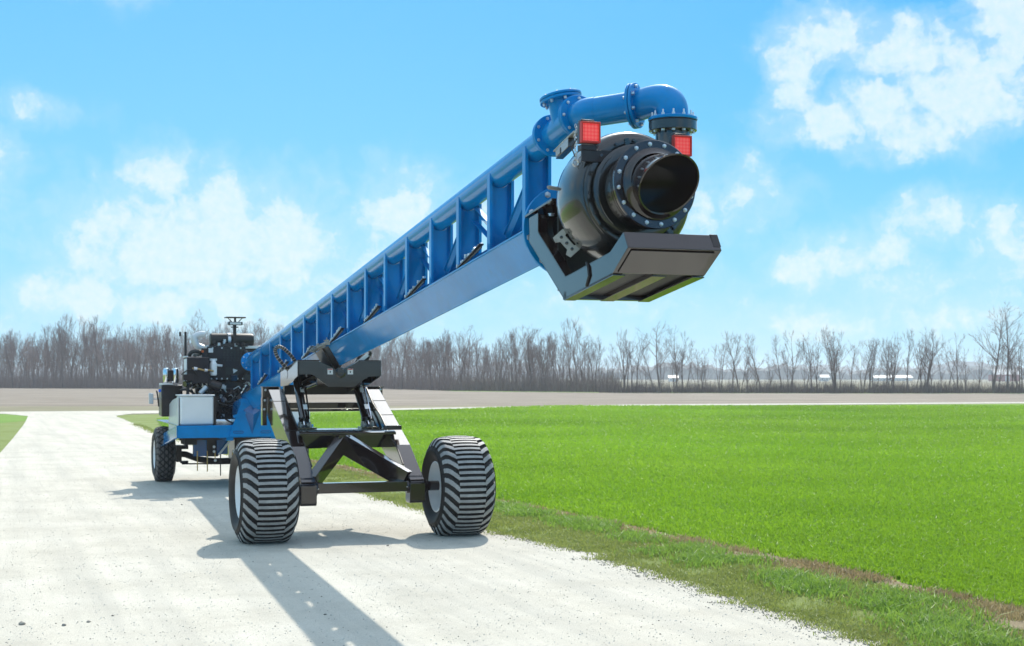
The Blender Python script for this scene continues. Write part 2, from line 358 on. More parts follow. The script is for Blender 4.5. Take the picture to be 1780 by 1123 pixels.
# bare earth line between the mown verge and the crop
ec = [Vector(p) for p in wiggle(VF[:8], .35, .05, 21)]; r_ = random.Random(5); left = []; right = []
for i, p in enumerate(ec):
    d = (ec[min(i+1, len(ec)-1)]-ec[max(i-1, 0)]).normalized(); n_ = Vector((-d.y, d.x)); w = .60 if p.y < 19 else .24
    right.append(tuple(p-n_*r_.uniform(-.02, .12))); left.append(tuple(p+n_*(w*(max(.12, .8+.9*sin(p.y*1.9+1)*sin(p.y*.83))+r_.uniform(-.15, .45)))))
sheet('earth_strip', right + left[::-1], .0185, 'earth')
# ================================================================ the pump trailer (local axes: x towards the pump end, y to its left-hand side in view right, z up)
root = empty('boom_pump_trailer', (-1.845, 17.47, 0.02), atan2(-.9409, .3387))
tag(root, 'blue and black lagoon pump trailer with a long raised boom, parked on the gravel drive', 'pump trailer')
def P(name, mb, mats, parent=root, bevel=0.0, label=None, sharp=32):
    o = mb.build(name, mats, parent, bevel, sharp)
    if label: o['label'] = label
    return o
def copy_to(o, parent, loc=None, rot=None, name=None):
    c = o.copy(); C.objects.link(c); c.parent = parent
    if loc is not None: c.location = loc
    if rot is not None: c.rotation_mode = 'QUATERNION'; c.rotation_quaternion = rot
    return c
BOLTS = {}
def bolt_ring(parent, o, d, R, n, r=.011, h=.010, phase=0.0, mat='zinc', only=None, nut=0.0):
    """hex heads round a circle; d is the direction the heads point to"""
    o = Vector(o); d, x, y = frame(d); q = d.to_track_quat('Z', 'Y'); key = (r, h, mat, nut)
    for k in range(n):
        if only and k not in only: continue
        p = o+(x*cos(phase+2*pi*k/n)+y*sin(phase+2*pi*k/n))*R
        if key not in BOLTS:
            mb = MB().hexh((0, 0, 0), (0, 0, 1), r, h)
            if nut: mb.lathe((0, 0, 0), (0, 0, 1), [(-nut, r*.5), (h+.022, r*.5), (h+.024, r*.4)], 8, True).hexh((0, 0, -nut), (0, 0, -1), r*1.1, h)
            b_ = mb.build('bolt', mat, parent); b_.location = p; b_.rotation_mode = 'QUATERNION'; b_.rotation_quaternion = q; BOLTS[key] = b_
        else: copy_to(BOLTS[key], parent, p, q)

# ---- boom: V-shaped lower chord with two wall plates, edge lips and an upright inner rail
SL = .1055
def ze(s): return 2.505 + SL*s          # top edge of the V (local z; root stands 2 cm up)
def zv(s): return ze(s) - .25           # bottom of the V
def zp(s): return 3.19 + .1136*s        # centre of the discharge pipe
VW = .16
def vsec(s):
    e, v = ze(s), zv(s)
    return [(s, -VW, e), (s, -VW-.012, e+.004), (s, -VW-.012, e+.018), (s, -VW+.028, e+.018), (s, -VW+.028, e+.006), (s, -VW+.010, e-.002),
            (s, 0, v+.022), (s, VW-.010, e-.002), (s, VW-.03, e+.006), (s, VW-.03, e+.018), (s, VW+.012, e+.018), (s, VW+.012, e+.004), (s, VW, e), (s, .006, v-.004), (s, -.006, v-.004)]
boom = P('boom', MB().loft([vsec(s) for s in (-8.3, -4, -1.6, 0, 3.4, 6.70)]), 'blue', bevel=.002)
rail = MB()
rail.loft([[(s, .095, ze(s)+.02), (s, .10, ze(s)+.02), (s, .10, ze(s)+.17), (s, .06, ze(s)+.17), (s, .06, ze(s)+.165), (s, .095, ze(s)+.165)] for s in (-8.2, 0, 6.68)])
P('inner_rail', rail, 'blue', boom)
NB = 16; S0, DS = 6.02, .905
posts = [S0-DS*i for i in range(NB)]
def bulkhead(s):
    mb = MB(); e = ze(s); zt = zp(s); w = .11; th = .008
    pts = [(-w, e+.0), (-.02, e-.13), (.02, e-.13), (w, e), (w, zt)] + [(.112*cos(a), zt-.112*sin(a)) for a in [radians(q) for q in range(14, 170, 12)]] + [(-w, zt)]
    mb.prism(pts, 0, s-th/2, s+th/2)
    for sg in (-1, 1):
        mb.box((s-.004, sg*(w+.001)-.004, e+.002), (s+.070, sg*(w+.001)+.004, zt+.005))
        mb.box((s+.062, min(sg*w, sg*(w-.022)), e+.004), (s+.0705, max(sg*w, sg*(w-.022)), zt-.01))
    mb.box((s-.01, -w-.03, e+.0185), (s+.12, -w+.03, e+.026))
    return mb
for i, s in enumerate(posts): P('bulkhead', bulkhead(s), 'blue', boom, .0015)
for i in range(NB-1):
    a, b_ = posts[i], posts[i+1]
    if i % 2 == 0: p0 = (a-.06, .07, zp(a)-.16); p1 = (b_+.12, .07, ze(b_)+.14)
    else: p0 = (a-.06, .07, ze(a)+.14); p1 = (b_+.12, .07, zp(b_)-.16)
    mb = MB().beam(p0, p1, .008, .135, up=(0, -.60, .80)); d = (Vector(p1)-Vector(p0)).normalized(); nrm = Vector((-d.z, 0, d.x))
    o1 = Vector((0, -.03, 0)); mb.beam(Vector(p0)+nrm*.066+o1, Vector(p1)+nrm*.066+o1, .06, .006).beam(Vector(p0)-nrm*.066+o1, Vector(p1)-nrm*.066+o1, .06, .006)
    P('diagonal_brace', mb, 'blue', boom, .001)
# black shaft hangers with bright bolts, two bays apart
hs = [posts[i] for i in range(1, NB, 2)]
for s in hs:
    mb = MB(); p0 = Vector((s-.72, -.15, ze(s-.72)+.022)); p1 = Vector((s-.04, -.155, ze(s)+.115)); mb.beam(p0, p1, .045, .010)
    mb.beam(p0+Vector((0, 0, -.01)), p1+Vector((0, 0, -.025)), .010, .02)
    mb.mat(1); r_ = random.Random(int(s*100))
    for k in range(11):
        q = p0.lerp(p1, .04+.09*k+r_.uniform(-.02, .02)); mb.hexh(q+Vector((0, r_.choice((-.018, .012)), .005)), (0, 0, 1), r_.uniform(.012, .018), r_.uniform(.016, .036))
    for k in range(3): mb.lathe(p0.lerp(p1, .25+.25*k)+Vector((0, 0, .012)), (0, 1, 0), [(-.02, .017), (.02, .017)], 8, True)
    P('shaft_hanger', mb, ['black_satin', 'zinc'], boom)
# drive shaft inside the trough
P('drive_shaft', MB().tube([(-8.2, 0, ze(-8.2)-.02), (6.7, 0, ze(6.7)-.02)], .028, 12), 'black', boom)
# weld-on lettering-free maker plate strip and cleats at the far end of the chord
P('lug_plate', MB().box((6.42, .02, zv(6.42)-.075), (6.62, .035, zv(6.5)+.01)), 'blue', boom)

# ---- discharge pipe on top of the boom
dpipe = P('discharge_pipe', MB().tube([(-8.25, 0, zp(-8.25)), (0, 0, zp(0)), (6.40, 0, zp(6.40))], .11, 40), 'blue', root)
BD = Vector((1, 0, .1136)).normalized()
P('flange', MB().flange((6.385, 0, zp(6.385)), BD, .09, .168, .022), 'blue', dpipe, 0)
P('flange', MB().flange((6.413, 0, zp(6.413)), BD, .09, .168, .022), 'blue', dpipe, 0)
bolt_ring(dpipe, (6.436, 0, zp(6.436)), BD, .140, 8, phase=.35, only=(0, 1, 2, 3, 4, 5, 6))
P('coupling', MB().flange((-8.30, 0, zp(-8.3)), BD, .09, .165, .05).flange((-8.42, 0, zp(-8.42)), BD, .09, .14, .06), 'blue', dpipe)
bolt_ring(dpipe, (-8.25, 0, zp(-8.25)), BD, .138, 8, phase=.2, only=(2, 3, 4, 5))

# ---- tee with blind top flange, and the elbow pipe to the pump
TC = Vector((6.70, 0, zp(6.70)))
SD = Vector((-.14, -.15, 1)).normalized()
tee = P('pipe_tee', MB().tube([TC-BD*.27, TC+BD*.24], .108, 40).tube([TC, TC+SD*.13, TC+SD*.225], .106, 36), 'blue', root)
P('blind_flange', MB().disc(TC+SD*.198, SD, .168, .022).disc(TC+SD*.224, SD, .168, .020), 'blue', tee)
bolt_ring(tee, TC+SD*.197, -SD, .141, 8, r=.012, h=.02, phase=.2)
bolt_ring(tee, TC+SD*.245, SD, .141, 8, r=.008, h=.012, phase=.2)
D1 = Vector((1, .10, .11)).normalized()
FC = Vector((6.93, .012, zp(6.93)+.005))
P('flange', MB().flange(FC-D1*.026, D1, .09, .168, .022).flange(FC, D1, .09, .168, .022), 'blue', tee)
bolt_ring(tee, FC+D1*.023, D1, .140, 8, phase=.0, only=(0, 2, 3, 4, 5, 6, 7))
NK = Vector((7.60, .485, 0)); zfl = 3.865
def bez(p0, p1, p2, n):
    return [p0*(1-q)**2+p1*2*q*(1-q)+p2*q*q for q in [k/n for k in range(n+1)]]
pA = FC+D1*.02; pB = FC+D1*.12; E0 = Vector((7.30, .315, 4.02))
s1 = Vector((7.085, .095, 4.0))
dir2 = (E0-s1).normalized()
path = [pA] + bez(FC+D1*.045, FC+D1*.13, s1, 8) + [E0]
elb = P('elbow_pipe', MB().tube(path, .112, 40), 'blue', root)
P('weld_seam', MB().lathe(s1-dir2*.006, dir2, [(0, .110), (.003, .1148), (.009, .1148), (.012, .110)], 40), 'blue', elb)
P('flange', MB().flange(E0-dir2*.024, dir2, .09, .172, .022).flange(E0+dir2*.003, dir2, .09, .172, .022), 'blue', elb)
bolt_ring(elb, E0-dir2*.026, -dir2, .143, 8, r=.012, h=.016, phase=.3)
bolt_ring(elb, E0+dir2*.027, dir2, .143, 8, r=.012, h=.02, phase=.3)
e1 = E0+dir2*.05; corner = Vector((NK.x, NK.y, e1.z+.06))
arc = bez(e1, corner, Vector((NK.x, NK.y, zfl+.05)), 16)
P('elbow', MB().tube([E0]+arc+[Vector((NK.x, NK.y, zfl+.01))], .116, 44), 'blue', elb)
P('flange', MB().flange((NK.x, NK.y, zfl), (0, 0, 1), .09, .182, .024), 'blue', elb)
P('gasket', MB().flange((NK.x, NK.y, zfl-.004), (0, 0, 1), .09, .176, .0035), 'hose', elb)
bolt_ring(elb, (NK.x, NK.y, zfl+.024), (0, 0, 1), .150, 12, r=.013, h=.018, phase=.1, nut=.098)

# ---- pump casing
A = Vector((cos(radians(4)), 0, sin(radians(4))))       # pump axis
PC = Vector((7.80, .0, 3.25))
prof = [(-.36, .02), (-.36, .22), (-.33, .32), (-.27, .40), (-.18, .446), (-.08, .464), (.02, .464), (.09, .459), (.15, .446), (.185, .428), (.197, .408), (.199, .398), (.213, .396), (.219, .388), (.220, .345), (.232, .342), (.246, .336), (.252, .322),
        (.254, .265), (.262, .262), (.285, .256), (.33, .236), (.37, .222), (.40, .215), (.43, .213), (.50, .213)]
mb = MB().lathe(PC, A, prof, 72)
# volute swelling that runs up into the discharge neck
sw = []
for k in range(15):
    a = radians(-62 + k*9.6); rr = .30+.004*k; c = PC+A*(-.05)+Vector((0, cos(a)*rr, sin(a)*rr)); sw.append(c)
pump = P('pump_casing', mb, 'cast', root, sharp=40)
neck = MB()
def sq(c, wy, wx, n=24, p=3.0): return [(c[0]+wx*math.copysign(abs(cos(q))**(2/p), cos(q)), c[1]+wy*math.copysign(abs(sin(q))**(2/p), sin(q)), c[2]) for q in [2*pi*k/n for k in range(n)]]
neck.loft([sq((7.66, .26, 3.10), .19, .20), sq((7.64, .33, 3.32), .17, .19), sq((7.62, .41, 3.52), .145, .16), sq((7.605, .47, 3.64), .135, .14, p=2.2), sq((7.60, .485, 3.70), .130, .130, p=2), sq((7.60, .485, 3.79), .130, .130, p=2)])
P('discharge_neck', neck, 'cast', pump, sharp=40)
P('flange', MB().flange((NK.x, NK.y, zfl-.078), (0, 0, 1), .09, .178, .072), 'cast', pump)
ring = MB().lathe(PC+A*.219, A, [(0, .384), (.010, .382), (.012, .376), (.012, .350), (.0, .346)], 72)
P('cover_ring', ring, 'cast', pump)
P('cover_ring', MB().lathe(PC+A*.252, A, [(0, .312), (.006, .308), (.012, .270), (.012, .262)], 64), 'cast', pump)
for k in range(12):
    a = 2*pi*k/12+.2; d, x, y = frame(A); n_ = x*cos(a)+y*sin(a)
    if k == 0: lug = P('clamp_lug', MB().beam((0, 0, 0), (.0, 0, .05), .03, .014), 'cast', pump)
    c = lug if k == 0 else copy_to(lug, pump)
    c.location = PC+A*.236+n_*.335; c.rotation_mode = 'QUATERNION'; c.rotation_quaternion = n_.to_track_quat('Z', 'Y')
bolt_ring(pump, PC+A*.231, A, .364, 16, r=.012, h=.016, phase=.05, mat='cast')
P('stud', MB().tube([(7.56, -.40, 3.33), (7.58, -.49, 3.335)], .014, 10).tube([(7.58, -.47, 3.335), (7.582, -.50, 3.337)], .009, 8), 'castgrey', pump)

# ---- intake: rear flange, front flange and slash-cut pipe
IF = PC+A*.505
intake = MB()
A2 = Vector((cos(radians(-7)), 0, sin(radians(-7)))); n = 64; d, x, y = frame(A2); RI = .201
# cut plane: pipe is longest towards +y/+z
def cutlen(a):
    w = x*cos(a)+y*sin(a); return .225+.115*(w.z*.97+w.y*.24)
o_ = []; i_ = []; b0 = []; bi = []
for k in range(n):
    a = 2*pi*k/n; w = x*cos(a)+y*sin(a); L = cutlen(a)
    b0.append(IF+w*RI); o_.append(IF+A2*L+w*RI); i_.append(IF+A2*(L-.001)+w*(RI-.011)); bi.append(IF-A2*.35+w*(RI-.011))
intake.loft([b0, o_, i_, bi], caps=False)
intake.lathe(IF-A2*.34, A2, [(0, .0005), (0, .195)], 32)
ip = P('intake_pipe', intake, 'black', root, .0, sharp=50)
P('hub_ring', MB().lathe(IF+A*.02, A, [(0, .250), (.012, .247), (.020, .225), (.045, .2025)], 64), 'black', ip)
P('flange', MB().flange(IF-A*.012, A, .2155, .306, .026, 72), 'black', ip)
P('flange', MB().flange(IF-A*.075, A, .2155, .296, .03, 72), 'black', ip)
P('gasket', MB().flange(IF-A*.044, A, .216, .285, .004, 64), 'orange', ip)
bolt_ring(ip, IF+A*.015, A, .275, 16, r=.0125, h=.013, phase=.12)
bolt_ring(ip, IF-A*.078, -A, .272, 16, r=.0115, h=.016, phase=.12, only=range(4, 12))

# ---- blue drive flange at the boom end with mounting plate
df = P('drive_flange', MB().flange((6.70, 0, 3.115), BD, .10, .365, .028, 72), 'blue', root)
P('bearing_housing', MB().lathe((6.73, 0, 3.118), BD, [(0, .20), (.05, .195), (.07, .15), (.30, .14), (.42, .20), (.62, .20)], 40), 'black_satin', df)
bolt_ring(df, (6.73, 0, 3.118), BD, .325, 10, r=.021, h=.012, phase=.18)
P('flange', MB().flange((6.655, 0, 3.11), BD, .30, .33, .04, 64), 'blue', df)

# ---- skid cage round the pump
W = .34
outer = [(6.78, 3.215), (6.78, 3.03), (7.50, 2.545), (8.385, 2.665), (8.625, 2.822), (8.55, 2.93)]
inner = [(8.42, 2.935), (8.325, 2.812), (7.525, 2.705), (6.99, 3.085), (6.99, 3.225)]
skid = MB()
arm_o = [(6.78, 3.205), (6.78, 3.02), (7.50, 2.540), (8.375, 2.668), (8.375, 2.82), (7.53, 2.705), (6.975, 3.08), (6.975, 3.225)]
frontplate = [(8.375, 2.668), (8.622, 2.822), (8.548, 2.932), (8.50, 2.918), (8.335, 2.815)]
sk = None
for sg in (-1, 1):
    y0 = sg*W; mb = MB()
    mb.prism(arm_o, 1, min(y0, y0-sg*.008), max(y0, y0-sg*.008))
    def strip(pts, w_, th):       # lips that turn inwards along the arm edges
        for a, b_ in zip(pts[:-1], pts[1:]):
            a3 = Vector((a[0], y0-sg*w_/2, a[1])); b3 = Vector((b_[0], y0-sg*w_/2, b_[1])); mb.beam(a3, b3, w_, th, up=(0, 1, 0)) if False else mb.beam(a3, b3, w_, th)
    strip([(6.784, 3.20), (6.784, 3.022), (7.502, 2.546), (8.37, 2.672)], .075, .009)
    strip([(6.971, 3.215), (6.971, 3.076), (7.528, 2.70), (8.36, 2.815)], .075, .009)
    if sk is None: sk = P('skid_cage', mb, 'black', root, .0015)
    else: P('side_arm', mb, 'black', sk, .0015)
P('front_beam', MB().prism([(8.378, 2.668), (8.624, 2.820), (8.550, 2.930), (8.30, 2.80)], 1, -W-.002, W+.002), 'black', sk, .004)
P('front_panel', MB().beam((8.505, -W+.03, 2.7445), (8.505, W-.03, 2.7445), .27, .006, up=(-.53, 0, .85)) if False else
  MB().add([(8.395, -W+.028, 2.676), (8.608, -W+.028, 2.808), (8.608, W-.045, 2.808), (8.395, W-.045, 2.676), (8.399, -W+.028, 2.669), (8.612, -W+.028, 2.801), (8.612, W-.045, 2.801), (8.399, W-.045, 2.669)],
           [(0,1,2,3),(7,6,5,4),(0,4,5,1),(1,5,6,2),(2,6,7,3),(3,7,4,0)]), 'black', sk, .001)
P('end_cap', MB().prism([(8.50, 2.85), (8.61, 2.845), (8.553, 2.934), (8.50, 2.925)], 1, W-.05, W+.006), 'black_satin', sk, .002)
for (y0, w_) in ((-W+.045, .09), (.0, .105), (W-.045, .09)):
    mb = MB().beam((7.50, y0, 2.536), (8.378, y0, 2.659), w_, .008)
    if y0 == 0: mb.beam((7.50, y0-.05, 2.57), (8.378, y0-.05, 2.693), .008, .07)
    P('bottom_runner', mb, 'black', sk, .001)
P('back_plate', MB().box((7.20, -.27, 2.62), (7.215, .27, 3.20)), 'hose', sk)
P('floor_plate', MB().beam((7.52, 0, 2.575), (8.36, 0, 2.692), .64, .006), 'hose', sk)
P('rear_crossbar', MB().beam((7.515, -W, 2.568), (7.515, W, 2.568), .07, .06), 'black', sk, .002)
P('cross_bar', MB().beam((8.33, -W+.01, 2.75), (8.33, W-.01, 2.75), .06, .11), 'black', sk, .002)
P('mounting_plate', MB().beam((6.72, -.20, 3.222), (7.30, -.20, 3.288), .31, .018).beam((6.72, .20, 3.222), (7.30, .20, 3.288), .31, .018), 'black', sk, .002)
bolt_ring(sk, (7.05, -.27, 3.215), (0, 0, -1), .01, 1, r=.022, h=.02)
P('inner_gusset', MB().prism([(7.10, 3.24), (7.22, 3.25), (7.22, 2.66), (7.10, 2.74)], 1, -.215, -.205).prism([(7.10, 3.24), (7.22, 3.25), (7.22, 2.66), (7.10, 2.74)], 1, .205, .215), 'black', sk, .001)
P('strap', MB().tube([(7.93, -W-.004, 2.775), (7.97, -W-.008, 2.74), (7.985, -W-.008, 2.68), (7.93, -W-.004, 2.612)], .009, 8), 'hose', sk)

# hose clamps: two open cast fittings below the casing
def clamp(loc, rot, sc):
    mb = MB(); I = [(-.10, -.05), (-.06, -.062), (-.04, -.03), (.04, -.03), (.06, -.062), (.10, -.05), (.10, .05), (.065, .062), (.05, .03), (-.05, .03), (-.065, .062), (-.10, .05)]
    mb.prism(I, 1, -.008, .008); mb.mat(1)
    for q in (-.06, 0, .06): mb.box((q-.02, .008, -.03), (q+.02, .05, .03)); mb.hexh((q, -.008, 0), (0, -1, 0), .011, .01)
    o = P('pipe_clamp', mb, ['castgrey', 'cast'], root, .003); o.location = loc; o.rotation_euler = rot; o.scale = (sc, sc, sc); return o
clamp((7.63, -.37, 2.935), (0, radians(48), radians(65)), .95)
lb_ = P('latch_bar', MB().beam((7.00, -.20, 3.695), (7.53, -.25, 3.757), .05, .012), 'castgrey', root, .002)
P('latch_block', MB().beam((7.06, -.20, 3.66), (7.40, -.235, 3.70), .06, .07).beam((7.10, -.235, 3.66), (7.20, -.24, 3.67), .02, .05), 'cast', lb_, .004)

# ---- marker lights on a black cross bar
P('light_bar', MB().beam((8.02, -.42, 3.505), (8.02, .0, 3.505), .012, .085), 'black_satin', root, .002)
P('light_bracket', MB().beam((8.02, .28, 3.50), (8.02, .36, 3.58), .012, .085), 'black_satin', root, .002)
for (yy, zz) in ((-.365, 3.660), (.335, 3.605)):
    ml = P('marker_light', MB().box((7.985, yy-.072, zz-.076), (8.03, yy+.072, zz+.072)).box((7.95, yy-.05, zz+.078), (8.01, yy+.05, zz+.095)).box((7.96, yy-.06, zz-.12), (8.035, yy+.055, zz-.083)), 'black_satin', root, .004)
    mb = MB().box((8.031, yy-.068, zz-.070), (8.056, yy+.068, zz+.068))
    P('lens', mb, 'lens', ml, .008)
    fr = MB()
    for a, b_ in (((yy-.070, zz-.072), (yy+.070, zz-.060)), ((yy-.070, zz+.060), (yy+.070, zz+.072)), ((yy-.0705, zz-.0602), (yy-.060, zz+.0602)), ((yy+.060, zz-.0602), (yy+.0705, zz+.0602))):
        fr.box((8.028, a[0], a[1]), (8.068, b_[0], b_[1]))
    P('lens_rim', fr, 'decal_red', ml, .002)
    P('wire', MB().tube([(7.96, yy-.06, zz-.03), (7.93, yy-.09, zz-.09), (7.98, yy-.085, zz-.16)], .005, 6), 'hose', ml)
# safety chain with lynch pin
ch = None
for k in range(13):
    z0 = 3.72-k*.018; q = Vector((7.93+.004*sin(k), -.425+.006*sin(k*1.3), z0))
    pts = []
    for a in range(9):
        t_ = 2*pi*a/8; e = Vector((0, cos(t_)*.0075, sin(t_)*.0135)); e = Matrix.Rotation(radians(90*(k % 2)+20), 3, 'Z') @ e; pts.append(q+e)
    mb = MB().tube(pts, .0026, 6, False)
    if ch is None: ch = P('safety_chain', mb, 'zinc', root)
    else: P('link', mb, 'zinc', ch)
P('lynch_pin', MB().tube([(7.93, -.425+.022*cos(2*pi*k/12), 3.462+.022*sin(2*pi*k/12)) for k in range(13)], .005, 6, False).tube([(7.93, -.415, 3.48), (7.93, -.37, 3.53), (7.93, -.39, 3.575), (7.93, -.41, 3.59)], .004, 6), 'zinc', ch)

# ================================================================ cradle that carries the boom
cr_ = MB()
outl = [(-.54, 2.19), (-.30, 2.19), (-.085, 2.10), (0, 2.03), (.085, 2.10), (.27, 2.19), (.545, 2.185), (.545, 1.988), (.38, 1.98), (.186, 1.844), (-.143, 1.845), (-.364, 2.01), (-.54, 2.01)]
cr_.prism(outl, 0, -1.225, -1.20)
cradle = P('cradle', cr_, 'black', root, .002)
rp = [(y_, z_-.09) for y_, z_ in outl]
P('rear_beam', MB().box((-2.42, -.52, 1.735), (-2.30, .53, 1.87)), 'black_satin', cradle, .004)
P('belly_plate', MB().add([(-1.23, -.36, 1.99), (-1.23, .38, 1.975), (-2.4, .38, 1.86), (-2.4, -.36, 1.86), (-1.23, -.36, 1.98), (-1.23, .38, 1.965), (-2.4, .38, 1.85), (-2.4, -.36, 1.85)], [(0,1,2,3),(7,6,5,4),(0,4,5,1),(1,5,6,2),(2,6,7,3),(3,7,4,0)]), 'black_satin', cradle)
P('rear_plate', MB().prism(rp, 0, -2.42, -2.40), 'black', cradle, .002)
for sg in (-1, 1):
    y0 = sg*.545
    sp = [(-1.205, 2.188), (-1.205, 1.99), (-1.86, 1.865), (-2.40, 1.846), (-2.40, 2.045)]
    mb = MB().prism(sp, 1, min(y0, y0+sg*.012), max(y0, y0+sg*.012))
    if sg < 0: mb.prism([(-2.06, 2.05), (-1.90, 2.065), (-1.86, 2.0), (-1.93, 1.95), (-2.08, 1.97)], 1, y0-.0125-.003, y0-.0125)
    P('side_plate', mb, 'black', cradle, .002)
    P('top_plate', MB().add([(-1.205, sg*.26, 2.192), (-1.205, sg*.555, 2.192), (-2.40, sg*.555, 2.055), (-2.40, sg*.26, 2.055), (-1.205, sg*.26, 2.200), (-1.205, sg*.555, 2.200), (-2.40, sg*.555, 2.063), (-2.40, sg*.26, 2.063)],
       [(0,1,2,3),(7,6,5,4),(0,4,5,1),(1,5,6,2),(2,6,7,3),(3,7,4,0)]), 'black_satin', cradle)
    P('inner_gusset', MB().beam((-1.24, sg*.30, 1.97), (-2.38, sg*.36, 1.86), .012, .20).beam((-1.24, sg*.30, 1.90), (-1.9, sg*.42, 1.80), .01, .02), 'black', cradle)
# V saddle under the chord
sad = MB()
def vs2(s, off, th):
    e, v = ze(s), zv(s)
    return [(s, -VW-.02-off, e+.05), (s, 0, v-.02-off*1.3), (s, VW+.02+off, e+.05), (s, VW+.02+off-th, e+.05), (s, 0, v-.02-off*1.3+th*1.6), (s, -VW-.02-off+th, e+.05)]
sad.loft([vs2(-1.95, .012, .02), vs2(-1.17, .012, .02)]); sad.loft([vs2(-1.62, .03, .035), vs2(-1.45, .03, .035)])
P('saddle', sad, 'black_satin', cradle, .002)
P('pivot_pin', MB().disc((-1.20, .01, 2.035), (1, 0, 0), .045, .02).lathe((-1.20, .01, 2.035), (1, 0, 0), [(0, .072), (.01, .070), (.012, .052)], 28).hexh((-1.18, .01, 2.035), (1, 0, 0), .018, .012), 'black', cradle)
for yy in (-.128, .14):
    dc = P('warning_decal', MB().box((-1.1995, yy-.036, 2.012), (-1.1975, yy+.036, 2.086)), 'decal', cradle)
    P('decal_band', MB().box((-1.1973, yy-.033, 2.072), (-1.1965, yy+.033, 2.083)), 'decal_red', dc)
    P('decal_symbol', MB().prism([(yy-.012, 2.030), (yy+.012, 2.030), (yy+.004, 2.040), (yy+.012, 2.052), (yy, 2.058), (yy-.012, 2.050), (yy-.003, 2.042)], 0, -1.1973, -1.1965), 'decal_black', dc)
# hydraulic hoses looping over the cradle
def spiral_hose(name, pts, r=.022):
    o = P(name, MB().tube(pts, r, 10), 'hose', cradle); mb = MB()
    for i in range(0, len(pts)-1, 1):
        a, b_ = Vector(pts[i]), Vector(pts[i+1]); mb.lathe(a.lerp(b_, .5), (b_-a), [(-.005, r+.000), (-.004, r+.003), (.004, r+.003), (.005, r+.000)], 10)
    P('spiral_guard', mb, 'castgrey', o); return o
def crspline(P_, m):
    P_ = [Vector(p) for p in P_]; out = []
    for i in range(len(P_)-1):
        p0, p1, p2, p3 = P_[max(i-1, 0)], P_[i], P_[i+1], P_[min(i+2, len(P_)-1)]
        for k in range(m):
            t_ = k/m; out.append(.5*((2*p1)+(p2-p0)*t_+(2*p0-5*p1+4*p2-p3)*t_*t_+(3*p1-p0-3*p2+p3)*t_**3))
    return out+[P_[-1]]
loop = crspline([(-1.9, -.52, 2.05), (-1.9, -.60, 2.13), (-1.9, -.69, 2.245), (-1.9, -.72, 2.335), (-1.9, -.685, 2.385), (-1.9, -.615, 2.365), (-1.9, -.53, 2.29), (-1.9, -.46, 2.20), (-1.9, -.43, 2.10)], 3)
spiral_hose('hydraulic_hose', loop, .023)
spiral_hose('hydraulic_hose', [(-1.6, .31, 2.16), (-1.6, .36, 2.25), (-1.6, .43, 2.32), (-1.6, .49, 2.345), (-1.6, .515, 2.30), (-1.6, .47, 2.22), (-1.6, .40, 2.17)], .02)
# valve cluster beside the saddle
vb = MB(); r_ = random.Random(12)
for k in range(13):
    q = Vector((-1.95+.085*k, -.215, ze(-1.95+.085*k)+.02+r_.uniform(-.02, .04))); a = r_.uniform(.010, .020)
    vb.box(q-Vector((.03, a, a)), q+Vector((.03, a, a))); vb.hexh(q+Vector((0, -a, 0)), (0, -1, 0), a*.7, .03); vb.hexh(q+Vector((0, 0, a)), (0, 0, 1), a*.6, .028)
P('valve_block', vb, 'castgrey', cradle, .003)
P('link_arm', MB().beam((-1.24, .20, 2.13), (-1.30, .40, 2.27), .012, .045), 'alu', cradle, .002)

# ---- lift cylinders
for sg, ty in ((-1, -.425), (1, .415)):
    top = Vector((-2.0, ty-.02*sg, 1.93)); bot = Vector((-1.42, ty, 1.40)); d = (bot-top).normalized()
    cyl = P('lift_cylinder', MB().tube([top, bot], .058, 28).lathe(bot-d*.06, d, [(0, .058), (.004, .068), (.055, .068), (.06, .055), (.06, .03)], 28), 'black', root)
    P('piston_rod', MB().tube([bot, bot+d*.10], .03, 20), 'chrome', cyl)
    P('oil_line', MB().tube([top+Vector((.02, .085, .05)), top.lerp(bot, .5)+Vector((.035, .080, 0)), bot+Vector((.03, .055, .03))], .012, 10), 'chrome' if sg > 0 else 'black', cyl)
    P('oil_line', MB().tube([top+Vector((.05, .02, .05)), top.lerp(bot, .5)+Vector((.085, .015, 0)), bot+Vector((.06, .01, .04))], .013, 10), 'black', cyl)
    q = top.lerp(bot, .30)+Vector((.075, .025, .035)); P('decal', MB().beam(q-d*.045, q+d*.045, .05, .002, up=(1, 0, .3)), 'decal', cyl)
    q = top.lerp(bot, .72)+Vector((.08, .025, .035)); P('decal', MB().beam(q-d*.045, q+d*.045, .055, .002, up=(1, 0, .3)), 'decal', cyl)
    P('clevis', MB().box((bot.x-.02, ty-.075, bot.z-.13), (bot.x+.09, ty-.055, bot.z-.01)).box((bot.x-.02, ty+.055, bot.z-.13), (bot.x+.09, ty+.075, bot.z-.01)).tube([(bot.x+.04, ty-.09, bot.z-.06), (bot.x+.04, ty+.09, bot.z-.06)], .02, 12), 'castgrey', cyl)

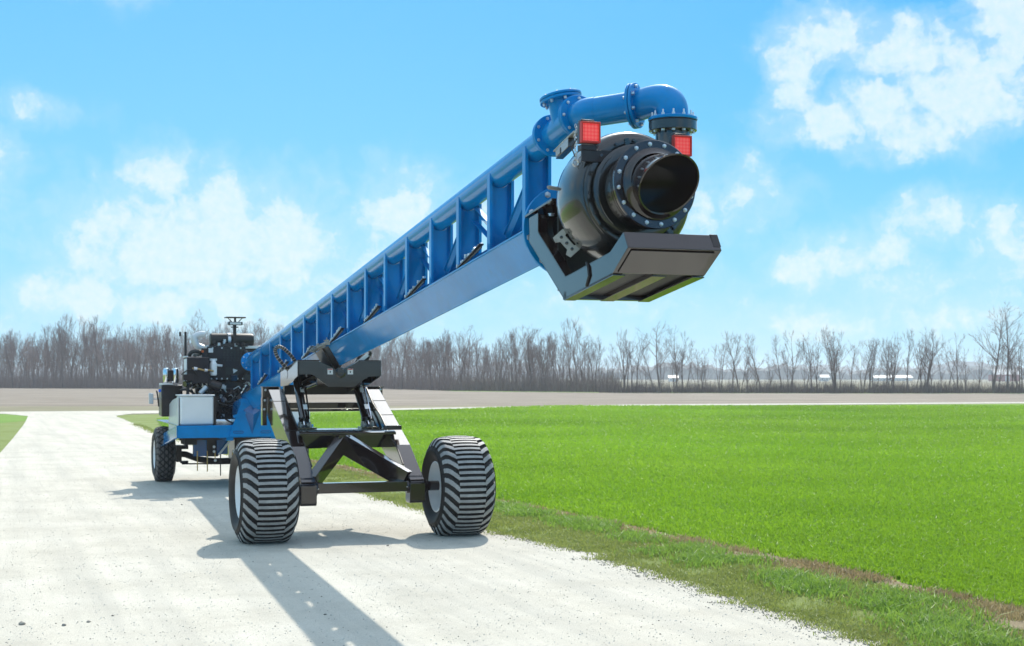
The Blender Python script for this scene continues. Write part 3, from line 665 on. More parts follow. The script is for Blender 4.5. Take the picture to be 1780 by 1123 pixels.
# ================================================================ front undercarriage
fr_ = MB().beam((0, -.56, .625), (0, .56, .625), .14, .125)
axle = P('front_axle', fr_, 'black', root, .006)
P('axle_tube', MB().tube([(0, -.98, .62), (0, -.6, .62)], .062, 20).tube([(0, .6, .62), (0, .98, .62)], .062, 20), 'black', axle)
for sg in (-1, 1):
    y0 = sg*.68
    hb = P('hub_box', MB().prism([(-.10, .665), (.115, .665), (.115, .45), (.09, .42), (-.07, .42), (-.10, .45)], 1, y0-.098, y0+.098), 'black', axle, .006)
    P('collar', MB().disc((0, y0-sg*.098, .62), (0, -sg, 0), .085, .022, 24), 'black', hb)
    P('collar', MB().disc((0, y0+sg*.098, .62), (0, sg, 0), .085, .035, 24), 'black', hb)
    bolt_ring(hb, (0, y0-sg*.12, .62), (0, -sg, 0), .066, 6, r=.009, h=.01)
    # swing arm: a deep open box with a rounded cut-out, top end bolted to the bracket
    leg = MB(); a0 = Vector((.02, y0, .66)); a1 = Vector((-.55, y0+sg*.005, .95)); a2 = Vector((-2.25, sg*.74, 1.78))
    prof_ = [(.10, .668), (.09, .70), (-.55, 1.10), (-2.20, 1.83), (-2.36, 1.80), (-2.36, 1.50), (-1.2, .98), (-.65, .78), (-.13, .655)]
    for q in (y0-.085, y0+.077):
        leg.prism(prof_, 1, q, q+.008)
    L = P('swing_arm', leg, 'black', root, .002)
    tp = MB()
    for (u0, u1) in zip(prof_[1:4][:-1], prof_[1:4][1:]):
        tp.beam((u0[0], y0, u0[1]+.004), (u1[0], y0, u1[1]+.004), .178, .010)
    tp.beam((.085, y0, .668), (.03, y0, .755), .172, .012)
    P('top_plate', tp, 'black', L, .002)
    bp_ = MB()
    for (u0, u1) in (((-2.36, 1.50), (-1.2, .98)), ((-1.2, .98), (-.65, .78))): bp_.beam((u0[0], y0, u0[1]), (u1[0], y0, u1[1]), .155, .010)
    P('bottom_plate', bp_, 'black', L)
    P('arm_cable', MB().tube([tuple(p) for p in crspline([(-2.1, y0-sg*.095, 1.81), (-1.7, y0-sg*.10, 1.60), (-1.35, y0-sg*.092, 1.46), (-.95, y0-sg*.10, 1.27), (-.55, y0-sg*.092, 1.09), (-.2, y0-sg*.10, .88)], 4)], .011, 7), 'hose', L)
    for q in (.25, .5, .75):
        e_ = Vector((-.55, y0, 1.10)).lerp(Vector((-2.20, y0, 1.83)), q); P('seam', MB().beam(e_+Vector((0, -.089, .0105)), e_+Vector((0, .089, .0105)), .012, .003), 'hose', L)
    # end bracket with bolts
    yb = sg*.73
    br = P('pivot_bracket', MB().box((-2.30, yb-.105, 1.70), (-2.20, yb+.105, 1.835)).box((-2.32, yb-.115, 1.836), (-2.16, yb+.115, 1.848)).box((-2.34, yb+sg*.075-.03, 1.32), (-2.22, yb+sg*.075+.03, 1.70)), 'black', L, .002)
    for (dy, dz) in ((-.07, 1.80), (0, 1.80), (.07, 1.80), (sg*.08, 1.66), (sg*.085, 1.54)): bolt_ring(br, (-2.199, yb+dy, dz), (1, 0, 0), .004, 1, r=.014, h=.014)
    P('arm_hose', MB().tube([(-2.1, y0-sg*.11, 1.62), (-1.7, y0-sg*.12, 1.42), (-1.3, y0-sg*.11, 1.20), (-1.0, y0-sg*.10, 1.10)], .016, 8), 'hose', L)
mid = P('cross_beam', MB().prism([(-1.02, 1.285), (-.78, 1.285), (-.72, 1.265), (-.72, 1.235), (-1.02, 1.235)], 1, -.63, .63), 'black', root, .004)
P('top_face', MB().box((-1.55, -.62, 1.286), (-1.02, .62, 1.296)), 'black', mid)
P('rib', MB().box((-1.50, .02, 1.06), (-1.02, .03, 1.285)).box((-1.50, -.16, 1.06), (-1.02, -.15, 1.285)), 'black', mid)
P('back_web', MB().box((-1.30, -.62, 1.05), (-1.28, .62, 1.284)), 'black', mid)
for sg in (-1, 1):
    P('cylinder_pad', MB().box((-1.46, sg*.42-.12, 1.297), (-1.22, sg*.42+.12, 1.32)), 'black', mid, .003)
    P('gusset_plate', MB().prism([(sg*.62, 1.232), (sg*.14, 1.232), (sg*.30, 1.06), (sg*.62, 1.06)], 0, -.99, -.98), 'black', mid)
P('end_stop', MB().box((-.80, .50, 1.300), (-.70, .70, 1.352)), 'black_satin', mid, .003)
# inverted V brace
vb_ = MB()
ap = Vector((-.60, -.10, 1.135)); lf = Vector((-.04, -.60, .70)); rt = Vector((-.04, .58, .70))
b1 = P('v_brace', MB().beam(ap+Vector((0, -.02, 0)), lf, .12, .20, w1=.12, h1=.16), 'black', root, .003)
P('v_brace', MB().beam(ap+Vector((0, .02, 0)), rt, .14, .24, w1=.14, h1=.22), 'black', root, .003)
P('apex_plate', MB().prism([(-.16, 1.24), (-.02, 1.24), (.02, 1.10), (-.09, 1.02), (-.20, 1.10)], 0, -.545, -.533), 'black', b1)
# rear cross tube between the brackets, and the light bar above it
P('rear_cross_tube', MB().box((-2.36, -.60, 1.545), (-2.24, .60, 1.625)), 'black', root, .004)
P('rear_cross_lip', MB().box((-2.42, -.60, 1.50), (-2.37, .60, 1.535)), 'black', root, .003)

# ================================================================ wheels
def tyre_mesh(name, R, Wd, Rrim, N_p, kind, mats):
    """lugs are raised geometry: height over (angle, across)"""
    NT = N_p*(24 if kind == 'flotation' else 18); across = []
    hw = Wd/2
    # section: list of (x, r, tread_weight)
    sec = []
    for q in np.linspace(0, 1, 9): a = q; sec.append((-hw*(.80+.20*sin(a*pi/2)), Rrim+(.72*(R-Rrim))*a*.62, 0))
    k0 = len(sec)
    crown = R; 
    for q in np.linspace(-1, 1, 67):
        xx = q*hw; ax = abs(q); rr = crown-.055*ax**2.3-.13*max(0, (ax-.74)/.26)**2.0
        sec.append((xx*.985, rr, 1.0 if ax < .93 else max(0, 1-(ax-.93)/.05)))
    for q in np.linspace(1, 0, 9): sec.append((hw*(.80+.20*sin(q*pi/2)), Rrim+(.72*(R-Rrim))*q*.62, 0))
    sec = np.array(sec); nx = len(sec)
    th = np.arange(NT)/NT*2*pi
    U = (th/(2*pi)*N_p)[:, None]; X = (sec[:, 0]/hw)[None, :]
    ax = np.abs(X)
    if kind == 'flotation':
        def band(v, half): return np.abs(((v+.5) % 1)-.5) < half
        dv = np.clip((ax-.46)/.45, 0, 1)*1.0          # diagonals sweep back towards the shoulder
        L = np.where(X < -.46, band(U+dv, .29), np.where((X <= .50), band(U+dv*0, .148), False))
        Rr = np.where(X > .46, band(U+.5+dv, .29), np.where((X >= -.50), band(U+.5+dv*0, .148), False))
        lug = (L | Rr) & (ax < .93)
        hgt = .028
    else:
        a = np.abs((((U*1.0+X*1.6) % 1)-.5)); b2 = np.abs((((U*1.0-X*1.6) % 1)-.5)); rows = np.abs((((X*2.6+.5) % 1)-.5))
        lug = (a > .07) & (b2 > .07) & (rows < .45) & (ax < .94); sh = (ax > .72); lug = np.where(sh, (np.abs(((U*1.0+.25) % 1)-.5) > .1) & (ax < .97) & (ax > .74), lug)
        hgt = .016
    tw = sec[:, 2][None, :]
    rad = sec[:, 1][None, :]-hgt*np.where(lug, 0, 1)*tw
    xs = np.broadcast_to(sec[:, 0][None, :], rad.shape)
    v = np.stack([rad*np.sin(th)[:, None], xs, rad*np.cos(th)[:, None]], -1).reshape(-1, 3)
    # the loaded tyre flattens where it meets the ground and bulges a little beside it
    zlim = -(R-.028); over = np.clip((zlim+.05-v[:, 2])/.08, 0, 1); v[:, 1] *= 1+.035*over; v[:, 2] = np.maximum(v[:, 2], zlim-.004*np.abs(v[:, 1])/hw)
    i = np.arange(NT)[:, None]; j = np.arange(nx-1)[None, :]; i2 = (i+1) % NT
    f = np.stack([i*nx+j, i*nx+j+1, i2*nx+j+1, i2*nx+j], -1).reshape(-1, 4)
    top = lug & (tw > .5)
    mi = (top[:, :-1] & top[:, 1:] & np.roll(top, -1, 0)[:, :-1] & np.roll(top, -1, 0)[:, 1:]).astype(int).reshape(-1)
    me = np_mesh(name, v, f.ravel(), np.full(len(f), 4), mats, mi, smooth=True)
    me.set_sharp_from_angle(angle=radians(38))
    return me
def rim_mb(Rr, Wd, out, dish):
    """out: +1/-1 = side of the dished face"""
    mb = MB(); hw = Wd/2*.80
    mb.lathe((0, 0, 0), (0, 1, 0), [(-hw-.012, Rr+.004), (-hw-.014, Rr-.012), (-hw+.01, Rr-.02), (-hw+.05, Rr-.03), (-hw+.09, Rr-.05), (hw-.09, Rr-.05), (hw-.05, Rr-.03), (hw-.01, Rr-.02), (hw+.014, Rr-.012), (hw+.012, Rr+.004)], 56)
    mb.lathe((0, 0, 0), (0, out, 0), [(dish-.01, Rr-.05), (dish+.02, Rr-.07), (dish+.035, Rr*.62), (dish+.01, Rr*.45), (dish+.01, .02), (dish, .02), (dish, Rr*.45)], 48)
    for k in range(10): mb.hexh((Rr*.55*cos(2*pi*k/10), out*(dish+.032), Rr*.55*sin(2*pi*k/10)), (0, out, 0), .013, .02)
    return mb
flot = tyre_mesh('tyre', .635, .70, .315, 28, 'flotation', [M['rubber'], M['tread']])
rearm = tyre_mesh('tyre', .535, .38, .27, 26, 'block', [M['rubber_rear'], M['tread2']])
def wheel(s, t, z, me, rim, rot, label, R, sc=1):
    w = link_mesh('wheel', me, root); w.name = 'wheel'; w.location = (s, t, z); w.rotation_euler = (0, rot, 0); w['label'] = label
    w.name = 'tyre'
    return w
def add_wheel(s, t, z, me, rimmb, rot, label):
    w = empty('wheel'); w.parent = root; w.location = (s, t, z); w.rotation_euler = (0, rot, 0); w['label'] = label
    ty = link_mesh('tyre', me, w); rimmb.build('rim', 'white', w)
    return w
add_wheel(0, -1.205, .606, flot, rim_mb(.315, .70, -1, .10), 0, 'wide flotation wheel on the left of the front axle')
add_wheel(0, 1.235, .606, flot, rim_mb(.315, .70, 1, .10), 0, 'wide flotation wheel on the right of the front axle, white rim facing in')
add_wheel(-10.6, -1.26, .507, rearm, rim_mb(.27, .38, -1, .02), 0, 'block-tread rear wheel under the deck edge')
add_wheel(-10.6, 1.26, .507, rearm, rim_mb(.27, .38, 1, .02), 0, 'block-tread rear wheel hidden side')

# ================================================================ rear deck and power unit
deck = P('deck_frame', MB().box((-8.06, -1.295, .918), (-7.99, 1.06, 1.135)).box((-11.6, -.45, .86), (-8.06, -.33, 1.06)).box((-11.6, .33, .86), (-8.06, .45, 1.06)), 'blue', root, .004)
P('deck_plate', MB().box((-11.7, -1.28, 1.118), (-8.06, 1.05, 1.134)), 'blue_deep', deck)
P('side_skirt', MB().prism([(-8.0, 1.134), (-8.0, .92), (-10.1, .70), (-10.1, .93)], 1, -1.312, -1.297), 'blue', deck, .002)
P('side_skirt', MB().prism([(-8.0, 1.134), (-8.0, .92), (-10.1, .70), (-10.1, .93)], 1, 1.062, 1.077), 'blue', deck, .002)
P('skirt_edge', MB().beam((-8.0, -1.33, .915), (-10.1, -1.33, .695), .05, .012), 'blue', deck)
# blue tower gusset that carries the tail of the boom
g_ = MB().prism([(-.42, .935), (.42, .935), (.31, 1.28), (.10, 1.46), (.10, 1.60), (-.19, 1.60), (-.22, 1.50), (-.33, 1.20)], 0, -7.985, -7.955)
tower = P('boom_tower', g_, 'blue', deck, .004)
P('tower_fin', MB().add([(-7.95, -.03, 1.50), (-7.95, -.17, 1.40), (-7.95, .13, 1.40), (-7.80, -.02, 1.32), (-7.95, -.02, .98)], [(0, 1, 3), (0, 3, 2), (1, 4, 3), (2, 3, 4), (0, 2, 4, 1)]), 'blue_deep', tower, sharp=5)
P('tower_side', MB().prism([(-7.98, .94), (-9.2, .94), (-8.9, 1.5), (-7.98, 1.6)], 1, -.22, -.20).prism([(-7.98, .94), (-9.2, .94), (-8.9, 1.5), (-7.98, 1.6)], 1, .20, .22), 'blue', tower)
for yy in (-.26, .22):
    P('slot_pad', MB().tube([(-7.948, yy-.075, 1.03), (-7.948, yy+.075, 1.03), (-7.948, yy+.09, 1.015), (-7.948, yy+.075, .995), (-7.948, yy-.075, .995), (-7.948, yy-.09, 1.01), (-7.948, yy-.075, 1.03)], .007, 6, False), 'blue_deep', tower)
P('rear_leg_brace', MB().beam((-7.94, -.35, 1.28), (-7.94, .12, 1.44), .02, .05), 'blue', tower)
tank = P('storage_tank', MB().box((-8.70, -1.235, 1.137), (-8.12, -.66, 1.645)), 'white', root, .03)
P('far_side_box', MB().box((-8.70, .42, 1.137), (-8.10, 1.04, 1.39)), 'white', tank, .02)
P('tank_lid', MB().box((-8.72, -1.25, 1.646), (-8.10, -.645, 1.668)), 'white', tank, .006)
P('tank_edge', MB().box((-8.70, -.657, 1.137), (-8.12, -.62, 1.62)), 'black_satin', tank)
P('tank_side_panel', MB().prism([(-8.2, 1.137), (-9.7, 1.0), (-9.7, 1.46), (-9.1, 1.56), (-8.2, 1.63)], 1, -1.262, -1.250), 'alu', tank, .002)
P('blue_filler_cap', MB().disc((-9.75, -1.40, 1.70), (0, 0, 1), .04, .05, 16), 'bluecap', root)
# radiator, cabinet and cooling package
cab = P('control_cabinet', MB().box((-9.30, -1.02, 1.86), (-8.95, -.62, 2.33)), 'black_satin', root, .012)
P('cabinet_hood', MB().beam((-9.30, -1.03, 2.335), (-8.94, -1.03, 2.345), .05, .02).box((-9.30, -1.035, 1.9), (-8.95, -1.022, 2.3)), 'alu', cab)
P('exhaust_stack', MB().tube([(-9.35, -1.00, 2.3), (-9.35, -1.00, 2.80)], .022, 12).tube([(-9.40, -1.09, 2.72), (-9.40, -1.09, 2.80)], .02, 8), 'black_satin', root)
side = P('battery_box', MB().box((-10.1, -1.40, 1.25), (-9.6, -1.02, 1.83)), 'black_satin', root, .02)
P('box_lid', MB().box((-10.12, -1.39, 1.832), (-9.58, -1.20, 1.86)), 'alu', side, .004)
P('cable_loop', MB().tube([(-9.8, -1.43+.0*q, 1.60+.0) if False else (-9.8+.06*cos(q), -1.45-.03*sin(q*.5), 1.58+.14*sin(q)) for q in np.linspace(-1.5, 1.5, 12)], .014, 8), 'hose', side)
for yy in (-1.31, -1.145):
    P('silver_canister', MB().lathe((-9.65, yy, 1.87), (0, 0, 1), [(0, .05), (.02, .06), (.22, .06), (.26, .05), (.275, .02), (.275, .0005)], 20), 'chrome', root)
P('canister_bracket', MB().box((-9.70, -1.27, 1.9), (-9.60, -1.19, 2.10)), 'black_satin', root, .004)
P('side_lamp', MB().box((-9.9, -1.60, 1.48), (-9.85, -1.52, 1.68)).box((-9.89, -1.53, 1.56), (-9.87, -1.38, 1.58)), 'alu', root, .01)
# perforated guard panel
gp = MB(); gp.box((-9.20, -.635, 1.92), (-9.17, .06, 2.53))
guard = P('guard_panel', gp, 'black_satin', root, .003)
hol = MB(); r_ = random.Random(3)
for i in range(6):
    for j in range(5): hol.disc((-9.1695, -.33+i*.063+(.012 if j % 2 else 0), 2.28+j*.048), (1, 0, 0), .018, .002, 12)
hol.box((-9.169, -.30, 2.02), (-9.167, -.08, 2.15)); hol.disc((-9.1695, -.46, 2.22), (1, 0, 0), .075, .002, 24); hol.box((-9.169, -.535, 2.10), (-9.1675, -.385, 2.22))
P('perforation', hol, 'hose', guard)
P('warning_triangle', MB().prism([(-.16, 2.04), (-.08, 2.10), (-.17, 2.13)], 0, -9.166, -9.164), 'alu', guard)
for k in range(7): bolt_ring(guard, (-9.168, -.56+.095*k, 1.945), (1, 0, 0), .002, 1, r=.013, h=.012)
for k in range(4): bolt_ring(guard, (-9.168, -.54+.17*k, 2.505), (1, 0, 0), .002, 1, r=.013, h=.012)
P('guard_top', MB().box((-9.5, -.60, 2.535), (-9.15, .10, 2.56)).box((-9.22, -.5, 2.56), (-9.16, .12, 2.60)), 'black_satin', guard)
P('side_cover', MB().box((-9.19, -.74, 2.0), (-9.1, -.637, 2.50)), 'black_satin', guard, .01)
filt = P('oil_filter', MB().lathe((-9.05, -.54, 2.0), (0, 0, 1), [(0, .0005), (0, .05), (.02, .066), (.22, .066), (.25, .045), (.29, .04), (.29, .0005)], 24), 'white', root)
P('filter_head', MB().box((-9.10, -.60, 2.27), (-9.02, -.48, 2.31)).tube([(-9.05, -.48, 2.19), (-9.05, -.38, 2.18)], .022, 12).box((-9.11, -.62, 2.42), (-9.08, -.54, 2.50)), 'alu', filt)
P('copper_line', MB().tube([(-8.95, -.93, 2.13), (-8.93, -.8, 2.12), (-8.93, -.70, 2.09), (-8.95, -.62, 2.10), (-8.97, -.55, 2.08)], .016, 8), 'brass', root)
P('line_union', MB().hexh((-8.94, -.90, 2.13), (0, 1, -.1), .03, .06).hexh((-8.93, -.71, 2.10), (0, 1, -.1), .028, .05), 'zinc', root)
P('fuel_filter', MB().tube([(-8.92, -.68, 1.80), (-8.90, -.80, 1.68)], .042, 16), 'alu', root)
P('filter_fitting', MB().tube([(-8.9, -.83, 1.66), (-8.9, -.70, 1.60), (-8.9, -.62, 1.55)], .03, 10).hexh((-8.9, -.74, 1.62), (0, 1, 0), .04, .05), 'brass', root)
# engine block behind, with its clutter
eng = MB().box((-10.6, -.58, 1.20), (-9.25, .50, 1.9)).box((-10.4, -.45, 1.9), (-9.3, .40, 2.5)); r_ = random.Random(17)
engine = P('engine', eng, 'black_satin', root, .02)
for nm, mt, cnt in (('engine_fitting', 'zinc', 16), ('engine_casting', 'black_satin', 22), ('engine_fitting', 'alu', 7)):
    for k in range(cnt):
        q = Vector((r_.uniform(-9.24, -8.9), r_.uniform(-.60, .16), r_.uniform(1.22, 1.88))); mb = MB(); s_ = r_.uniform(.012, .03) if mt != 'black_satin' else r_.uniform(.03, .10)
        ty_ = r_.random()
        if ty_ < .4: mb.lathe(q, (r_.uniform(-1, 1), r_.uniform(-1, 1), r_.uniform(-.4, .4)), [(-s_*1.2, s_*.8), (-s_, s_), (s_, s_), (s_*1.2, s_*.7)], 12, True)
        elif ty_ < .7: mb.box(q-Vector((s_, s_*1.5, s_)), q+Vector((s_, s_*1.5, s_)))
        else: mb.tube([q, q+Vector((.05, s_*3, s_*2)), q+Vector((.02, s_*6, -s_*2))], s_*.4, 8)
        P(nm, mb, mt, engine, .003)
for k in range(9):
    q = Vector((r_.uniform(-9.0, -8.8), r_.uniform(-.6, -.1), r_.uniform(1.3, 1.85))); e = q+Vector((r_.uniform(-.05, .05), r_.uniform(.15, .4), r_.uniform(-.3, .2)))
    P('hose_line', MB().tube([tuple(p) for p in bez(q, (q+e)/2+Vector((.1, 0, -.15)), e, 10)], .016, 8), 'hose', engine)
for k in range(46):     # brackets, housings and pipe runs filling the engine bay
    q = Vector((r_.uniform(-9.6, -8.75), r_.uniform(-1.0, .20), r_.uniform(1.18, 2.0))); s_ = r_.uniform(.03, .085); mb = MB(); w_ = r_.random()
    if w_ < .35: mb.box(q-Vector((s_, s_*r_.uniform(.6, 2), s_*.6)), q+Vector((s_, s_, s_*r_.uniform(.6, 1.8))))
    elif w_ < .7: mb.lathe(q, (r_.uniform(-.3, 1), r_.uniform(-1, 1), r_.uniform(-.5, .5)), [(-s_*1.4, s_*.7), (-s_*1.1, s_), (0, s_), (.01, s_*1.15), (.03, s_*1.15), (.04, s_*.9), (s_*1.6, s_*.8)], 14, True)
    else: mb.tube([tuple(p) for p in bez(q, q+Vector((.1, r_.uniform(-.2, .2), .25)), q+Vector((0, r_.uniform(-.35, .35), r_.uniform(-.1, .3))), 9)], s_*.35, 9)
    P('engine_part', mb, r_.choice(('black_satin', 'black_satin', 'cast', 'hose', 'black')), engine, .003)
for k in range(12):
    q = Vector((r_.uniform(-9.3, -9.0), r_.uniform(-.62, .1), r_.uniform(2.53, 2.62))); P('engine_fitting', MB().hexh(q, (0, 0, 1), .025, .05), r_.choice(('zinc', 'black_satin')), engine)
for k in range(8):
    q = Vector((r_.uniform(-9.3, -9.05), r_.uniform(-.98, -.60), r_.uniform(1.78, 2.5))); P('engine_fitting', MB().hexh(q, (1, 0, 0), .02, .04), r_.choice(('zinc', 'castgrey', 'orange')), engine)
P('coolant_pipe', MB().tube([tuple(p) for p in bez(Vector((-9.2, -.66, 2.40)), Vector((-9.0, -.95, 2.50)), Vector((-9.1, -.96, 2.36)), 10)], .035, 12), 'hose', engine)
P('coolant_pipe', MB().tube([tuple(p) for p in bez(Vector((-9.0, .02, 2.45)), Vector((-8.9, .16, 2.2)), Vector((-9.0, .10, 1.9)), 10)], .04, 12), 'hose', engine)
P('frame_post', MB().box((-9.0, -1.03, 1.14), (-8.94, -.98, 1.9)).box((-9.0, -.66, 1.14), (-8.94, -.60, 1.95)), 'black_satin', engine)
# air cleaner, elbow, mast lamp
ac = P('air_cleaner', MB().lathe((-9.35, -.56, 2.655), (0, 1, 0), [(0, .0005), (0, .10), (.02, .125), (.30, .125), (.31, .132), (.35, .132), (.36, .125), (.74, .125), (.78, .115), (.80, .08), (.80, .0005)], 32), 'hose', root)
P('air_cleaner_band', MB().lathe((-9.35, -.25, 2.655), (0, 1, 0), [(0, .1275), (.005, .134), (.055, .134), (.06, .1275)], 32), 'zinc', ac)
P('support_tray', MB().box((-9.45, -.64, 2.50), (-9.2, -.33, 2.55)).box((-9.45, .02, 2.50), (-9.2, .36, 2.55)), 'alu', ac, .004)
ep = [(-9.35, -.66, 2.755), (-9.35, -.76, 2.765), (-9.35, -.835, 2.71), (-9.35, -.845, 2.62), (-9.35, -.78, 2.54), (-9.35, -.68, 2.50), (-9.33, -.60, 2.44)]
P('silver_elbow', MB().tube([tuple(p) for p in sum([bez(Vector(ep[0]), Vector(ep[1]), Vector(ep[2]), 5), bez(Vector(ep[2]), Vector(ep[3]), Vector(ep[4]), 5)[1:], [Vector(ep[5])]], [])], .062, 20), 'alu', root)
P('exhaust_pipe', MB().tube([(-9.3, -.62, 2.50), (-9.25, -.72, 2.42), (-9.2, -.80, 2.38)], .035, 12).tube([(-9.2, -.83, 2.36), (-9.18, -.88, 2.40)], .03, 10), 'castgrey', root)
mast = P('mast', MB().box((-9.20, -.165, 2.5), (-9.17, -.105, 2.93)).box((-9.21, -.20, 2.88), (-9.16, -.07, 2.90)), 'black_satin', root, .003)
P('work_lamp', MB().box((-9.25, -.26, 2.925), (-9.10, .0, 2.985)), 'black_satin', mast, .012)
P('lamp_glass', MB().box((-9.099, -.235, 2.935), (-9.093, -.03, 2.975)), 'alu', mast)
P('beacon_plate', MB().box((-9.30, -.31, 3.055), (-9.05, .05, 3.075)).tube([(-9.17, -.13, 2.985), (-9.17, -.13, 3.055)], .02, 10).tube([(-9.17, -.19, 2.985), (-9.17, -.26, 3.055)], .008, 8).tube([(-9.17, -.07, 2.985), (-9.17, .0, 3.055)], .008, 8), 'black_satin', mast, .002)
# rear axle and what hangs under the deck
ra = P('rear_axle', MB().tube([(-10.6, -1.05, .52), (-10.6, -.85, .50), (-10.6, -.6, .40), (-10.6, -.3, .36), (-10.6, .3, .36), (-10.6, .6, .40), (-10.6, 1.05, .52)], .06, 14), 'black_satin', root)
P('knuckle', MB().box((-10.7, -1.03, .36), (-10.5, -.93, .68)).box((-10.62, -.93, .60), (-10.55, -.80, .68)).box((-10.62, -.95, .33), (-10.55, -.80, .38)), 'black_satin', ra, .01)
P('tie_rod', MB().tube([(-10.35, -.95, .335), (-10.35, .95, .305)], .014, 10), 'black_satin', ra)
under = P('gearbox', MB().box((-10.2, -.1, .42), (-9.4, .36, .86)).box((-10.1, -.62, .50), (-9.6, -.36, .86)), 'black_satin', root, .03)
P('blue_manifold', MB().box((-9.6, -.84, .52), (-9.45, -.60, .90)).box((-9.6, -.42, .55), (-9.45, -.22, .90)), 'blue_deep', under, .01)
for (yy, zb, mt) in ((-.78, .26, 'brass'), (-.60, .24, 'brass'), (-.46, .45, 'brass'), (-.36, .16, 'black_satin'), (-.14, .44, 'brass'), (.12, .42, 'brass')):
    P('drain_rod', MB().tube([(-9.4, yy, .62), (-9.4, yy, zb)], .010, 8), mt, under)
for k in range(10):
    q = Vector((-9.38, r_.uniform(-.5, .3), r_.uniform(.42, .72))); P('fitting', MB().hexh(q, (1, 0, 0), .022, .03), 'zinc', under)
P('under_strut', MB().beam((-9.35, -.40, .55), (-9.35, -.15, .86), .02, .035), 'alu', under)
P('drip_pan', MB().lathe((-9.5, -.02, .30), (0, 0, 1), [(0, .0005), (0, .10), (.04, .14), (.06, .14)], 20), 'black_satin', under)
P('frame_beam', MB().box((-9.5, -1.1, .82), (-9.35, 1.0, .88)), 'black_satin', under)
P('mud_flap', MB().box((-9.9, -1.02, .74), (-9.3, -.8, .86)), 'hose', under)
# ================================================================ vegetation
def bark(name, lo, hi):
    m, t, b = new_mat(name); v = objvec(t, (3, 3, .8)); n = tex_noise(t, 2.0, 5, .6, v)
    oi = N(t, 'ShaderNodeObjectInfo')
    c = ramp(t, n.outputs[0], [(.3, lo), (.7, hi)])
    r = N(t, 'ShaderNodeMapRange'); t.links.new(oi.outputs['Random'], r.inputs[0]); r.inputs[3].default_value = .75; r.inputs[4].default_value = 1.25
    h = N(t, 'ShaderNodeHueSaturation'); t.links.new(c, h.inputs['Color']); t.links.new(r.outputs[0], h.inputs['Value'])
    t.links.new(h.outputs[0], b.inputs['Base Color']); b.inputs['Roughness'].default_value = .9; b.inputs['Specular IOR Level'].default_value = .2
    return m
M['bark'] = bark('grey_brown_bark', (.105, .072, .06), (.18, .127, .105))
M['twig'] = bark('bare_twigs', (.18, .12, .105), (.27, .19, .165))
M['twig_red'] = bark('budding_twigs', (.38, .22, .16), (.48, .31, .23))
M['brush'] = bark('dry_undergrowth', (.15, .10, .088), (.25, .175, .15))

class TB:
    def __init__(s): s.v = []; s.f = []; s.l = []
    def cone(s, p, q, r0, r1, n=3):
        d = (q-p); L = d.length
        if L < 1e-5: return
        d /= L; a = Vector((0, 0, 1)) if abs(d.z) < .9 else Vector((1, 0, 0)); x = a.cross(d).normalized(); y = d.cross(x); o = len(s.v)
        for k in range(n): w = x*cos(2*pi*k/n)+y*sin(2*pi*k/n); s.v.append(tuple(p+w*r0))
        if r1 <= 0:
            s.v.append(tuple(q))
            for k in range(n): s.f += [o+k, o+(k+1) % n, o+n]; s.l.append(3)
        else:
            for k in range(n): w = x*cos(2*pi*k/n)+y*sin(2*pi*k/n); s.v.append(tuple(q+w*r1))
            for k in range(n): s.f += [o+k, o+(k+1) % n, o+n+(k+1) % n, o+n+k]; s.l.append(4)
def grow(tb, r, p, d, L, rad, lvl, maxl, up=.12, spread=.6, kids=(4, 6), nseg=4, twig_r=.008):
    """one limb with wobble, then its side limbs"""
    pts = [p]; dd = d.copy()
    for k in range(nseg):
        dd = (dd+Vector((r.gauss(0, .13), r.gauss(0, .13), up+r.gauss(0, .06)))).normalized(); pts.append(pts[-1]+dd*L/nseg)
    for k in range(nseg):
        a = rad*(1-k/nseg*.75); b_ = rad*(1-(k+1)/nseg*.75)
        tb.cone(pts[k], pts[k+1], a, max(b_, twig_r*.5), 5 if lvl == 0 else (4 if lvl == 1 else 3))
    if lvl >= maxl: return
    nk = r.randint(*kids)
    for i in range(nk):
        f_ = r.uniform(.25, 1.0) if lvl else r.uniform(.38, 1.0); k = min(nseg-1, int(f_*nseg)); q = pts[k].lerp(pts[k+1], f_*nseg-k)
        base = (pts[k+1]-pts[k]).normalized(); side = Vector((r.gauss(0, 1), r.gauss(0, 1), r.gauss(0, .4))); side = (side-base*side.dot(base)).normalized()
        nd = (base+side*r.uniform(spread*.6, spread*1.5)).normalized(); l2 = L*r.uniform(.38, .62)*(1.15-.4*f_)
        grow(tb, r, q, nd, l2, max(twig_r, rad*(1-.75*f_)*.6), lvl+1, maxl, up, spread, (kids[0], kids[1]), 3 if lvl < 2 else 2, twig_r)
